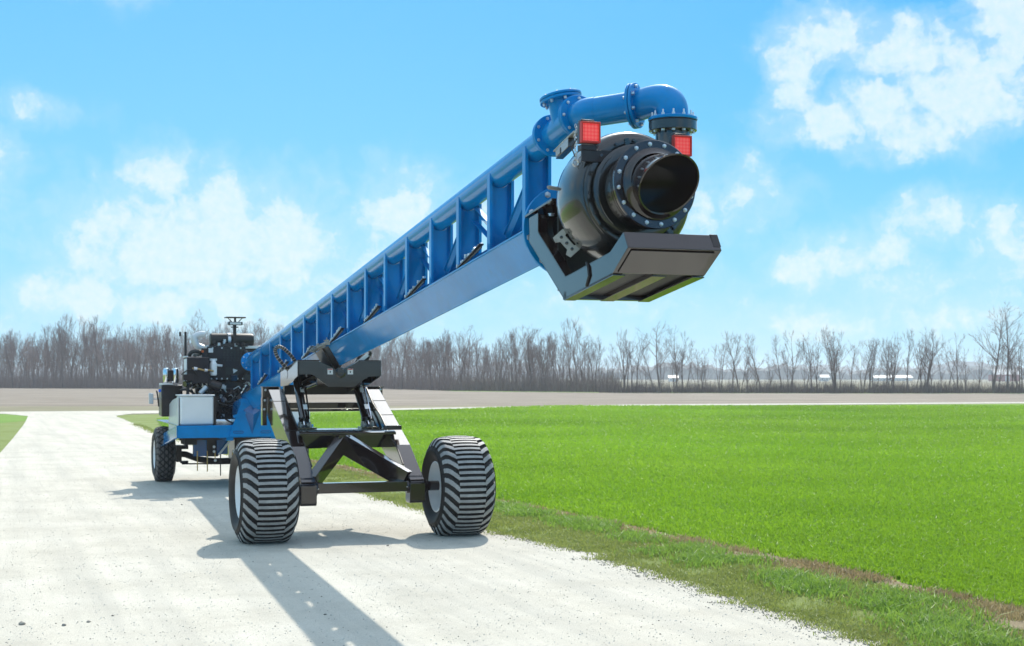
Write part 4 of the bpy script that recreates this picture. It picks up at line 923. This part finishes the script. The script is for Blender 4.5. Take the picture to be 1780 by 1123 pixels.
def make_tree(seed, H, fork=.35, spread=.55, kids=(5, 7), maxl=4, r0=.13, stems=1, up=.14, twig_r=.010, lean=.05):
    r = random.Random(seed); tr = TB(); cw = TB()
    for s_ in range(stems):
        p = Vector((r.gauss(0, .15)*(stems > 1), r.gauss(0, .15)*(stems > 1), -.1)); d = Vector((r.gauss(0, lean), r.gauss(0, lean), 1)).normalized()
        n = 7; pts = [p]; hh = H*(r.uniform(.7, 1) if s_ else 1)*.80; rr = r0*(r.uniform(.6, 1) if s_ else 1)
        for k in range(n):
            d = (d+Vector((r.gauss(0, .06), r.gauss(0, .06), .05))).normalized(); pts.append(pts[-1]+d*hh/n)
        for k in range(n): tr.cone(pts[k], pts[k+1], rr*(1-k/n*.82)*(1.25 if k == 0 else 1), rr*(1-(k+1)/n*.82), 7)
        nl = int((14 if stems == 1 else 8)*r.uniform(.85, 1.15))
        for i in range(nl):
            f_ = fork+(1-fork)*(i+r.random())/nl; f_ = min(f_, .999); k = int(f_*n); q = pts[k].lerp(pts[k+1], f_*n-k); a = r.uniform(0, 2*pi)
            el_ = r.uniform(.55, 1.3)*(1.3-spread)+.25*f_; nd = Vector((cos(a)*cos(el_), sin(a)*cos(el_), sin(el_)))
            grow(cw, r, q, nd, H*.34*(1.25-.55*f_)*r.uniform(.7, 1.15), rr*(1-.82*f_)*.55, 1, maxl-1, up, spread, kids, 4, twig_r)
        grow(cw, r, pts[-1], d, H*.2, rr*.2, 1, maxl-1, up, spread, kids, 3, twig_r)
    return tr, cw
def tb_mesh(name, tb, mat): return np_mesh(name, tb.v, tb.f, tb.l, mat)
PROTO = {}
def proto(key, **kw):
    tr, cw = make_tree(**kw); mat = M['twig_red'] if 'red' in key else M['twig']
    PROTO[key] = (tb_mesh('trunk', tr, M['bark']), tb_mesh('crown', cw, mat))
for i in range(5): proto('wood%d' % i, seed=100+i, H=11, fork=(.40, .30, .48, .36, .25)[i], spread=(.42, .55, .36, .48, .6)[i], kids=(4, 6), maxl=4, r0=(.13, .10, .16, .12, .18)[i], twig_r=.013, up=(.2, .14, .24, .18, .12)[i])
proto('woodred', seed=131, H=9, fork=.25, spread=.5, kids=(4, 6), maxl=4, r0=.10, twig_r=.013)
for i in range(5): proto('hedge%d' % i, seed=200+i, H=8, fork=.30, spread=.50, kids=(3, 5), maxl=4, r0=.11, stems=1+(i % 3), twig_r=.0115, up=.16, lean=.09)
proto('tall', seed=303, H=10, fork=.42, spread=.62, kids=(3, 5), maxl=4, r0=.15, twig_r=.013, up=.12)
proto('tallb', seed=311, H=10, fork=.36, spread=.7, kids=(3, 4), maxl=4, r0=.15, twig_r=.013, up=.10)
proto('broad', seed=317, H=10, fork=.34, spread=.62, kids=(4, 6), maxl=4, r0=.24, twig_r=.014, up=.14)
def plant_tree(key, x, y, H, rz, label, group, cat='tree', sx=1.0, name='bare_tree'):
    base = 11 if key.startswith('wood') and 'red' not in key else (9 if 'red' in key else (8 if key.startswith('hedge') else 10))
    e = empty(name, (x, y, 0), rz); k = H/base; e.scale = (k*sx, k*sx, k); tag(e, label, cat, group)
    for nm, me in zip(('trunk', 'crown'), PROTO[key]): link_mesh(nm, me, e)
    return e
r_ = random.Random(77)
def edge_y(x):
    pts = [(-110, 252), (-90, 249), (-53, 238), (-22, 237), (-12, 212), (-8.8, 203), (2, 193), (14, 181)]
    for a, b_ in zip(pts[:-1], pts[1:]):
        if x <= b_[0]: q = (x-a[0])/(b_[0]-a[0]); return a[1]+(b_[1]-a[1])*q
    return 178
nW = 0
def stretch(x):
    for lim, s_ in ((-82, 'above the lawn corner'), (-73, 'above the left half of the drive mouth'), (-65, 'above the right half of the drive mouth'), (-58, 'just left of the power unit'),
        (-51, 'behind the engine'), (-44, 'behind the air cleaner'), (-36, 'behind the boom tail'), (-29, 'behind the cradle'), (-22, 'at the right end of the cradle'),
        (-12.5, 'just right of the cradle'), (-5, 'left of the broad highest tree'), (3, 'around the broad highest tree'), (8, 'right of the broad highest tree')):
        if x < lim: return s_
    return 'at the thin right end of the wood'
def hstretch(x):
    for lim, s_ in ((17, 'left of the tall forked tree'), (20, 'beside the tall forked tree'), (24, 'right of the bent-trunk tree'), (29, 'a little further right of the bent-trunk tree'), (34, 'midway to the middle tiny house'),
        (38.5, 'just left of the middle tiny house'), (42, 'just right of the middle tiny house'), (45, 'left of the farm sheds'), (49, 'in front of the farm sheds'), (53, 'around the bushy tree'),
        (56, 'right of the bushy tree'), (58.5, 'left of the tallest pair'), (61, 'between and beside the tallest pair')):
        if x < lim: return s_
    return 'right of the tallest pair'
SHAPE = {'wood0': 'slender', 'wood1': 'open-crowned', 'wood2': 'stiff upright', 'wood3': 'feathery', 'wood4': 'low-branching', 'woodred': 'reddish budding',
         'hedge0': 'single-stemmed', 'hedge1': 'twin-stemmed', 'hedge2': 'triple-stemmed', 'hedge3': 'slim single-stemmed', 'hedge4': 'forking twin-stemmed'}
ROWS = ('front-edge', 'second-row', 'inner', 'innermost')
for row in range(4):
    x = -98+row*.7
    while x < 13:
        y = edge_y(x)+2+row*3.6+r_.uniform(-1.2, 1.2); hb = 9.9 if x < -24 else (8.4 if x < -6 else 7.2)
        H = hb*(r_.uniform(.80, 1.06)+.13*max(0, r_.gauss(0, .6)))*(1+.06*sin(x*.23)+.05*sin(x*.71+2))*(1+.02*row); red = r_.random() < .035 and x < -20
        if nW < 190:
            key = 'woodred' if red else 'wood%d' % r_.randrange(5); size = 'short' if H < hb*.90 else ('tall' if H > hb*1.03 else 'middling')
            plant_tree(key, x+r_.uniform(-.8, .8), y, H, r_.uniform(0, 6.28),
              '%s %s leafless %s tree, %s' % (size, SHAPE[key], ROWS[row], stretch(x)),
              'reddish trees in the far wood' if red else 'leafless trees of the far wood', sx=r_.uniform(.8, 1.1)); nW += 1
        x += 2.2 if x < -12 else 1.9
# the rest of the wood behind, one mass
def far_mass(name, n, region, hfun, seed, kind='stuff'):
    r = random.Random(seed); V = []; F = []; Ls = []; off = 0
    protos = []
    for i in range(3):
        tr, cw = make_tree(seed=seed+i, H=11, fork=.3, spread=.42, kids=(3, 4), maxl=3, r0=.13, twig_r=.03, up=.22)
        v = np.array(tr.v+cw.v, np.float32); f = np.array(tr.f+[q+len(tr.v) for q in cw.f], np.int32); protos.append((v, f, np.array(tr.l+cw.l, np.int32)))
    for k in range(n):
        x, y = region(r); H = hfun(x)*r.uniform(.8, 1.05); v, f, l = protos[k % 3]; a = r.uniform(0, 6.28); s_ = H/11
        w = np.empty_like(v); w[:, 0] = (v[:, 0]*cos(a)-v[:, 1]*sin(a))*s_+x; w[:, 1] = (v[:, 0]*sin(a)+v[:, 1]*cos(a))*s_+y; w[:, 2] = v[:, 2]*s_
        V.append(w); F.append(f+off); Ls.append(l); off += len(v)
    me = np_mesh(name, np.concatenate(V), np.concatenate(F), np.concatenate(Ls), M['twig']); o = link_mesh(name, me); return o
o = far_mass('deep_wood', 420, lambda r: ((lambda x: (x, edge_y(x)+r.uniform(14, 52)))(r.uniform(-104, 11))), lambda x: 10.1 if x < -24 else (8.6 if x < -6 else 7.2), 900)
tag(o, 'dense grey mass of leafless wood behind the front row of trees', 'woodland', kind='stuff')
# undergrowth: thin upright stems along the foot of the wood and the hedgerow
def stems(name, n, fx, h0, h1, rad, seed, mat='brush'):
    g = np.random.default_rng(seed); X, Y = fx(g, n); H = g.uniform(h0, h1, n)*g.uniform(.4, 1, n); a = g.uniform(0, 2*np.pi, n)
    lx = g.normal(0, .18, n)*H; ly = g.normal(0, .18, n)*H
    b0 = np.stack([X-np.cos(a)*rad, Y-np.sin(a)*rad, np.zeros(n)], 1); b1 = np.stack([X+np.cos(a)*rad, Y+np.sin(a)*rad, np.zeros(n)], 1); t_ = np.stack([X+lx, Y+ly, H], 1)
    v = np.stack([b0, b1, t_], 1).reshape(-1, 3); f = np.arange(3*n)
    return link_mesh(name, np_mesh(name, v, f, np.full(n, 3), M[mat]))
def fx_wood(g, n):
    x = g.uniform(-100, 14, n); return x, np.array([edge_y(q) for q in x])+g.exponential(9, n)
o = stems('undergrowth', 26000, fx_wood, 1.2, 5.5, .035, 5); tag(o, 'tangle of thin dead stems at the foot of the far wood', 'undergrowth', kind='stuff')
def hedge_y(x): return 179-(x-14)*.20 if x < 40 else 173.8
def fx_hedge(g, n):
    k = g.choice(70, n); cx_ = np.sort(g.uniform(12, 66, 70))[k]; x = np.where(g.random(n) < .55, cx_+g.normal(0, .5, n), g.uniform(11, 66, n)); return x, np.array([hedge_y(q) for q in x])+g.normal(0, .9, n)
o = stems('hedge_undergrowth', 15000, fx_hedge, .5, 2.4, .024, 6); tag(o, 'low tangle of dead brush at the foot of the hedgerow', 'undergrowth', kind='stuff')
# hedgerow on the right: individual open trees
x = 14.0; i = 0
while x < 66:
    H = r_.uniform(5.2, 7.8)*(1.0 if x < 52 else .95)
    if r_.random() < .15: H *= .75
    key = 'hedge%d' % r_.randrange(5); size = 'low' if H < 5.8 else ('high' if H > 7 else 'mid-height')
    plant_tree(key, x, hedge_y(x)+r_.uniform(-.9, .9), H, r_.uniform(0, 6.28), '%s %s bare hedgerow tree %s' % (size, SHAPE[key], hstretch(x)), 'open hedgerow trees beyond the far field', sx=r_.uniform(.8, 1.15))
    x += r_.choice((.3, .5, .7, 1.0, 1.6)); i += 1
px = lambda X, Y: (X-890)/2472*Y
plant_tree('broad', px(925, 198), 198, 8.9, 1.0, 'broad leafless tree rising highest above the wood, right of the boom trailer', None)
plant_tree('tall', px(1148, 176), 176, 8.7, 2.0, 'tall forked leafless tree at the left start of the hedgerow', None)
plant_tree('tallb', px(1176, 176), 176.5, 8.2, .6, 'leafless tree with a bent trunk just right of the tall forked one', None)
plant_tree('tall', px(1726, 172), 172, 10.3, 4.2, 'gaunt leafless tree, left one of the tallest pair ending the hedgerow', None)
plant_tree('tallb', px(1750, 172), 172, 10.8, 5.5, 'gaunt tree with spreading limbs, right one of the tallest pair ending the hedgerow', None)
plant_tree('broad', px(1610, 173), 173, 7.6, 2.9, 'dense bushy leafless tree in the middle of the right-hand hedgerow', None)
plant_tree('hedge2', px(1450, 175), 175, 7.8, 0, 'dense cluster-stemmed leafless tree in the hedgerow below the small clouds', None)

# ---- far distance on the right: fields, wooded skyline, farm buildings
def skyline(name, x0, x1, y, h, seed, mat, step=3.0):
    r = random.Random(seed); bm = bmesh.new(); n = int((x1-x0)/step); rows = []
    for k in range(n+1):
        xx = x0+(x1-x0)*k/n; hh = h*(.75+.18*sin(k*.21+seed)+.12*sin(k*.057)+r.uniform(-.16, .16))
        rows.append([bm.verts.new((xx, y+dy, z)) for dy, z in ((-9, -1), (-8+r.uniform(-2, 2), hh*.75), (r.uniform(-2, 2), hh), (12, hh*.7), (14, -1))])
    for a, b_ in zip(rows[:-1], rows[1:]):
        for j in range(4): bm.faces.new((a[j], b_[j], b_[j+1], a[j+1]))
    bmesh.ops.recalc_face_normals(bm, faces=bm.faces)
    me = bpy.data.meshes.new(name); bm.to_mesh(me); bm.free(); me.materials.append(mat); return link_mesh(name, me)
m, t, b = new_mat('distant_trees'); v = objvec(t); n_ = tex_noise(t, .35, 6, .7, v); t.links.new(ramp(t, n_.outputs[0], [(.3, (.06, .075, .07)), (.7, (.13, .12, .11))]), b.inputs['Base Color']); b.inputs['Roughness'].default_value = 1
tag(skyline('distant_woods', 60, 700, 1000, 11, 3, m, 2.5), 'low dark wooded skyline far beyond the hedgerow', 'woodland', kind='stuff')
tag(skyline('distant_woods', -900, 1500, 1700, 18, 8, m, 6), 'faint farthest line of woods along the horizon', 'woodland', kind='stuff')
def roofed(name, x, y, w, dep, h, rh, wall, roof, label, cat):
    b_ = MB().box((-w/2, -dep/2, 0), (w/2, dep/2, h)); o = b_.build(name, wall); o.location = (x, y, 0); tag(o, label, cat)
    rf = MB().add([(-w/2-.4, -dep/2-.5, h-.05), (w/2+.4, -dep/2-.5, h-.05), (w/2+.4, 0, h+rh), (-w/2-.4, 0, h+rh), (w/2+.4, dep/2+.5, h-.05), (-w/2-.4, dep/2+.5, h-.05)], [(0, 1, 2, 3), (3, 2, 4, 5), (0, 3, 5), (1, 4, 2), (0, 5, 4, 1)])
    rf.build('roof', roof, o, sharp=5)
    dr = MB().box((-w*.08, -dep/2-.08, 0), (w*.08, -dep/2-.003, h*.8)); dr.build('door', 'alu', o)
    for k in (-.32, .30):
        MB().box((w*k-w*.05, -dep/2-.05, h*.35), (w*k+w*.05, -dep/2-.003, h*.65)).build('window', 'hose', o)
    return o
m1, t1, b1_ = new_mat('white_metal_roof'); b1_.inputs['Base Color'].default_value = (.26, .28, .30, 1); b1_.inputs['Roughness'].default_value = .5; M['roofw'] = m1
m2, t2, b2_ = new_mat('red_barn_boards'); v = objvec(t2, (2, 2, .3)); t2.links.new(ramp(t2, tex_noise(t2, 1.5, 4, .6, v).outputs[0], [(.3, (.22, .03, .03)), (.7, (.34, .06, .05))]), b2_.inputs['Base Color']); M['barn'] = m2
roofed('metal_shed', px(1555, 700), 700, 15, 10, 1.6, 1.2, 'alu', 'roofw', 'long low white farm shed seen between hedgerow trees', 'shed')
roofed('metal_shed', px(1528, 690), 690, 6, 8, 1.5, 1.1, 'alu', 'roofw', 'small white shed left of the long low one', 'shed')
roofed('barn', px(1745, 640), 640, 11, 9, 3.0, 2.4, 'barn', 'roofw', 'red barn with pale roof behind the tallest hedgerow trees', 'barn')
roofed('farm_house', px(1170, 600), 600, 3.6, 4, 1.6, 1.0, 'alu', 'roofw', 'tiny grey house glimpsed between the trees at the hedgerow start', 'house')
roofed('farm_house', px(1432, 640), 640, 3.6, 4, 1.8, 1.1, 'alu', 'roofw', 'tiny grey house glimpsed through the middle of the hedgerow', 'house')

# ================================================================ grass and stones
def leaf_mat(name, lo, hi, tr, scale=.6):
    m = bpy.data.materials.new(name); m.use_nodes = True; t = m.node_tree; b = t.nodes['Principled BSDF']
    c = N(t, 'ShaderNodeTexCoord'); n1 = tex_noise(t, scale, 4, .6, c.outputs['Object']); n2 = tex_noise(t, 9, 3, .7, c.outputs['Object'])
    n0 = tex_noise(t, .035, 3, .5, c.outputs['Object']); col = ramp(t, n1.outputs[0], [(.3, lo), (.7, hi)]); col = mixc(t, .18, col, n2.outputs[0], 'OVERLAY'); col = mixc(t, .5, col, n0.outputs[0], 'OVERLAY')
    t.links.new(col, b.inputs['Base Color']); b.inputs['Roughness'].default_value = .55; b.inputs['Specular IOR Level'].default_value = .25
    tl = N(t, 'ShaderNodeBsdfTranslucent'); tc_ = mixc(t, 1.0, col, tr, 'MULTIPLY'); t.links.new(tc_, tl.inputs[0])
    mx_ = N(t, 'ShaderNodeMixShader'); mx_.inputs[0].default_value = .45; t.links.new(b.outputs[0], mx_.inputs[1]); t.links.new(tl.outputs[0], mx_.inputs[2])
    t.links.new(mx_.outputs[0], t.nodes['Material Output'].inputs[0]); return m
M['crop'] = leaf_mat('young_wheat', (.165, .295, .02), (.26, .405, .04), (1.25, 1.3, .8), .09)
M['grass'] = leaf_mat('verge_grass', (.205, .25, .07), (.28, .32, .12), (1.2, 1.2, .8), .9)
M['weed'] = leaf_mat('clover_weeds', (.17, .29, .05), (.25, .38, .09), (1.2, 1.2, .8), 2)
M['dead'] = leaf_mat('dead_weeds', (.27, .20, .10), (.40, .33, .17), (1, 1, 1), 2)
def interp(pts, y): return np.interp(y, [p[1] for p in pts], [p[0] for p in pts])
FE = [(4.34, 12.06), (3.54, 14.33), (2.07, 17.66), (.91, 20.35), (-.28, 23.0), (-3.72, 31.5), (-8.2, 41), (-13.5, 55), (-16.5, 66)]
RE = [(p[0], p[1]) for p in gr]
def blades(name, X, Y, H, Wd, lean, mat, seed, z=0.016, bend=.35, nb=2):
    """each plant is a small fan of bent two-part blades"""
    g = np.random.default_rng(seed); X = np.repeat(X, nb); Y = np.repeat(Y, nb); H = np.repeat(H, nb)*g.uniform(.6, 1.15, len(X)); Wd = np.repeat(Wd, nb)
    n = len(X); a = g.uniform(0, 2*np.pi, n); la = g.uniform(0, 2*np.pi, n); ln = np.abs(g.normal(0, lean, n))*H
    X = X+g.normal(0, .012, n); Y = Y+g.normal(0, .012, n)
    dx = np.cos(a)*Wd/2; dy = np.sin(a)*Wd/2; Z = np.full(n, z)
    p0 = np.stack([X-dx, Y-dy, Z], 1); p1 = np.stack([X+dx, Y+dy, Z], 1)
    mx_, my_ = X+np.cos(la)*ln*bend, Y+np.sin(la)*ln*bend
    p2 = np.stack([mx_-dx*.8, my_-dy*.8, Z+H*.6], 1); p3 = np.stack([mx_+dx*.8, my_+dy*.8, Z+H*.6], 1)
    p4 = np.stack([X+np.cos(la)*ln, Y+np.sin(la)*ln, Z+H], 1)
    v = np.stack([p0, p1, p2, p3, p4], 1).reshape(-1, 3); o = np.arange(n)[:, None]*5
    f = np.concatenate([o, o+1, o+3, o+2, o+2, o+3, o+4], 1).ravel(); l = np.tile([4, 3], n)
    return link_mesh(name, np_mesh(name, v, f, l, M[mat]))
g = np.random.default_rng(4)
# crop: sample distance so that density falls with range
def crop_pts(n, y0, y1, p, g):
    q = g.random(n); e = 1-p; Y = (y0**e+q*(y1**e-y0**e))**(1/e)
    xl = interp(FE, Y); xr = .372*Y+1.2; xl = np.maximum(xl, np.where(Y > 66, -16.5+(Y-66)*.62, -99)); X = xl+(xr-xl)*g.random(n); return X, Y
X, Y = crop_pts(250000, 11.3, 97, 1.3, g)
# drill rows run beside the drive
rows_dir = np.array([-.40, 1])/np.hypot(.40, 1); off = X*rows_dir[1]-Y*rows_dir[0]; snap = np.round(off/.19)*.19+g.normal(0, .035, len(off)); mix_ = np.where(Y < 34, 1.0, .3)
d_ = (snap-off)*mix_; X = X+rows_dir[1]*d_; Y = Y-rows_dir[0]*d_; keep = X > interp(FE, Y)-.05+np.abs(g.normal(0, .10, len(X))); X, Y = X[keep], Y[keep]
o = blades('crop_plants', X, Y, g.uniform(.035, .07, len(X))*(1+.008*(Y-12)), .0045+.00062*Y, .7, 'crop', 12, z=.016); tag(o, 'bright green young cereal crop filling the field right of the drive', 'crop', kind='stuff')
# verge grass
def verge_pts(n, y0, y1, p, g):
    q = g.random(n); e = 1-p; Y = (y0**e+q*(y1**e-y0**e))**(1/e); a = interp(RE, Y); b_ = interp(FE, Y); return a, b_, Y
a, b_, Y = verge_pts(120000, 9.4, 50, 1.7, g); X = a+.02+(b_-a)*g.random(len(a)); cl = (np.sin(X*3.1+Y*1.7)+np.sin(X*7.3-Y*4.1)+np.sin(Y*2.3+X*.7))
keep = (cl > g.normal(-.6, 1.2, len(X))) & (X < b_-np.where(Y < 20, .55, .3)*(.6+.5*np.sin(Y*2.1)*np.sin(Y*.9))-g.normal(0, .12, len(X))); X, Y = X[keep], Y[keep]
o = blades('verge_grass', X, Y, g.uniform(.015, .045, len(X)), .004+.00035*Y, .9, 'grass', 13, z=.008); tag(o, 'short mown grass on the verge between drive and crop', 'grass', kind='stuff')
a, b_, Y = verge_pts(9000, 9.6, 40, 1.8, g); kp = (np.sin(Y*2.7)+np.sin(Y*5.9+1)+g.normal(0, .6, len(Y))) > .0; b_, Y = b_[kp], Y[kp]; X = b_-np.abs(g.normal(0, .24, len(b_)))-.03
o = blades('dead_weeds', X, Y, g.uniform(.03, .09, len(X)), .005+.0004*Y, .9, 'dead', 14, z=.012); tag(o, 'reddish dead weeds along the bare earth line', 'weeds', kind='stuff')
cx_ = g.uniform(9.8, 24, 110); k = g.choice(110, 13000); Y = cx_[k]+g.normal(0, .16, len(k)); cxx = interp(FE, cx_)-g.uniform(.55, 1.3, 110)*np.where(cx_ < 16, 1, .6)
X = cxx[k]+g.normal(0, .13, len(k)); o = blades('clover_clumps', X, Y, g.uniform(.04, .10, len(X)), .007+.0004*Y, 1.0, 'weed', 15, z=.012); tag(o, 'brighter green leafy weed clumps beside the bare earth line', 'weeds', kind='stuff')
a, b_, Y = verge_pts(9000, 9.3, 60, 1.6, g); X = a+g.normal(0, .10, len(a)); o = blades('edge_grass', X, Y, g.uniform(.015, .05, len(X)), .004+.00035*Y, 1.0, 'grass', 16, z=.018); tag(o, 'ragged grass tufts creeping onto the gravel edge', 'grass', kind='stuff')
# clover flowers and leaf glints
# stones: crushed limestone bits as one mass, and the larger dark ones singly
def stone_mass(name, n, fx, s0, s1, mat, seed):
    g = np.random.default_rng(seed); X, Y = fx(g, n); S = g.uniform(s0, s1, n)*g.random(n)**.7+s0*.5
    base = np.array([[1, 0, 0], [0, 1, 0], [-1, 0, 0], [0, -1, 0], [0, 0, .8], [.2, .1, -.4]], np.float32); fc = np.array([[0, 1, 4], [1, 2, 4], [2, 3, 4], [3, 0, 4], [1, 0, 5], [2, 1, 5], [3, 2, 5], [0, 3, 5]])
    a = g.uniform(0, 6.28, n); j = g.uniform(.6, 1.3, (n, 6, 3)); v = base[None]*j*S[:, None, None]; c, s_ = np.cos(a)[:, None], np.sin(a)[:, None]
    w = np.stack([v[:, :, 0]*c-v[:, :, 1]*s_+X[:, None], v[:, :, 0]*s_+v[:, :, 1]*c+Y[:, None], v[:, :, 2]+.021], -1)
    f = (fc[None]+np.arange(n)[:, None, None]*6).reshape(-1)
    return link_mesh(name, np_mesh(name, w.reshape(-1, 3), f, np.full(n*8, 3), M[mat]))
M['stone'] = paint('grey_stone', (.27, .25, .215), .9, 0, 0, .35, .2); M['stone_pale'] = paint('pale_stone', (.54, .53, .49), .9, 0, 0, .2, .2)
def fx_gr(g, n):
    q = g.random(n); Y = 9.5*(40/9.5)**q; xr = interp(RE, Y); xl = np.maximum(-.37*Y-.5, interp(GL[::-1], Y)); return xl+(xr-xl)*g.random(n), Y
o = stone_mass('gravel_bits', 14000, fx_gr, .003, .008, 'stone_pale', 31); tag(o, 'loose pale chippings scattered over the gravel drive', 'gravel', kind='stuff')
o = stone_mass('dark_grit', 4200, fx_gr, .002, .009, 'stone', 32); tag(o, 'sparse dark grit on the gravel drive', 'gravel', kind='stuff')
def fx_edge(g, n):
    Y = g.uniform(9.4, 19, n); return interp(RE, Y)-np.abs(g.normal(.0, .16, n)), Y
o = stone_mass('edge_gravel', 2600, fx_edge, .004, .012, 'stone', 33); tag(o, 'grey gravel crumbs thrown up along the drive edge', 'gravel', kind='stuff')
# row of crumbled tread-mark clods just inside the right-hand edge
cg = np.random.default_rng(41); yc = np.arange(9.3, 15.5, .21)
def fx_clod(g, n):
    k = g.integers(0, len(yc), n); Y = yc[k]+g.normal(0, .055, n); return interp(RE, yc[k])-.10-g.random(n)*.22-(yc[k] % .42 > .21)*.05, Y
o = stone_mass('tread_clods', 900, fx_clod, .004, .012, 'stone', 42); tag(o, 'row of crumbly tread-mark clods beside the verge, bottom right of the drive', 'gravel', kind='stuff')
def rock(x, y, s, label, seed):
    bm = bmesh.new(); bmesh.ops.create_icosphere(bm, subdivisions=2, radius=s); r = random.Random(seed)
    for v in bm.verts: v.co *= r.uniform(.75, 1.2); v.co.z *= .6
    me = bpy.data.meshes.new('stone'); bm.to_mesh(me); bm.free(); me.materials.append(M['stone']); o = link_mesh('stone', me); o.location = (x, y, .02+s*.25); tag(o, label, 'stone')
for (X_, Y_, s, lb) in ((38, 1090, .030, 'largest dark stone on the gravel in the lower left corner'), (111, 1092, .020, 'flat dark stone just right of the largest one, lower left'),
    (154, 1086, .018, 'dark stone third from the lower left corner'), (565, 1073, .014, 'small dark stone inside the boom shadow'), (674, 952, .018, 'small dark stone in front of the right flotation tyre'), (316, 946-66, .015, 'small dark stone left of the rear shadow'), (196, 1075, .012, 'tiny dark stone right of the three bigger ones')):
    Yg = 4944/(Y_-655); rock((X_-890)/2472*Yg, Yg, s, lb, int(X_))

# ================================================================ the air
hb_ = MB().box((-3600, -450, -1), (3600, 6100, 17)); hz_ = hb_.build('haze', [])
hm = bpy.data.materials.new('haze_air'); hm.use_nodes = True; ht = hm.node_tree; ht.nodes.remove(ht.nodes['Principled BSDF'])
pv = ht.nodes.new('ShaderNodeVolumePrincipled'); pv.inputs['Color'].default_value = (.86, .93, 1.0, 1); pv.inputs['Density'].default_value = .00045; pv.inputs['Anisotropy'].default_value = .3
ht.links.new(pv.outputs[0], ht.nodes['Material Output'].inputs['Volume']); hz_.data.materials.append(hm); tag(hz_, 'thin pale haze in the air over the fields', 'haze', kind='stuff')
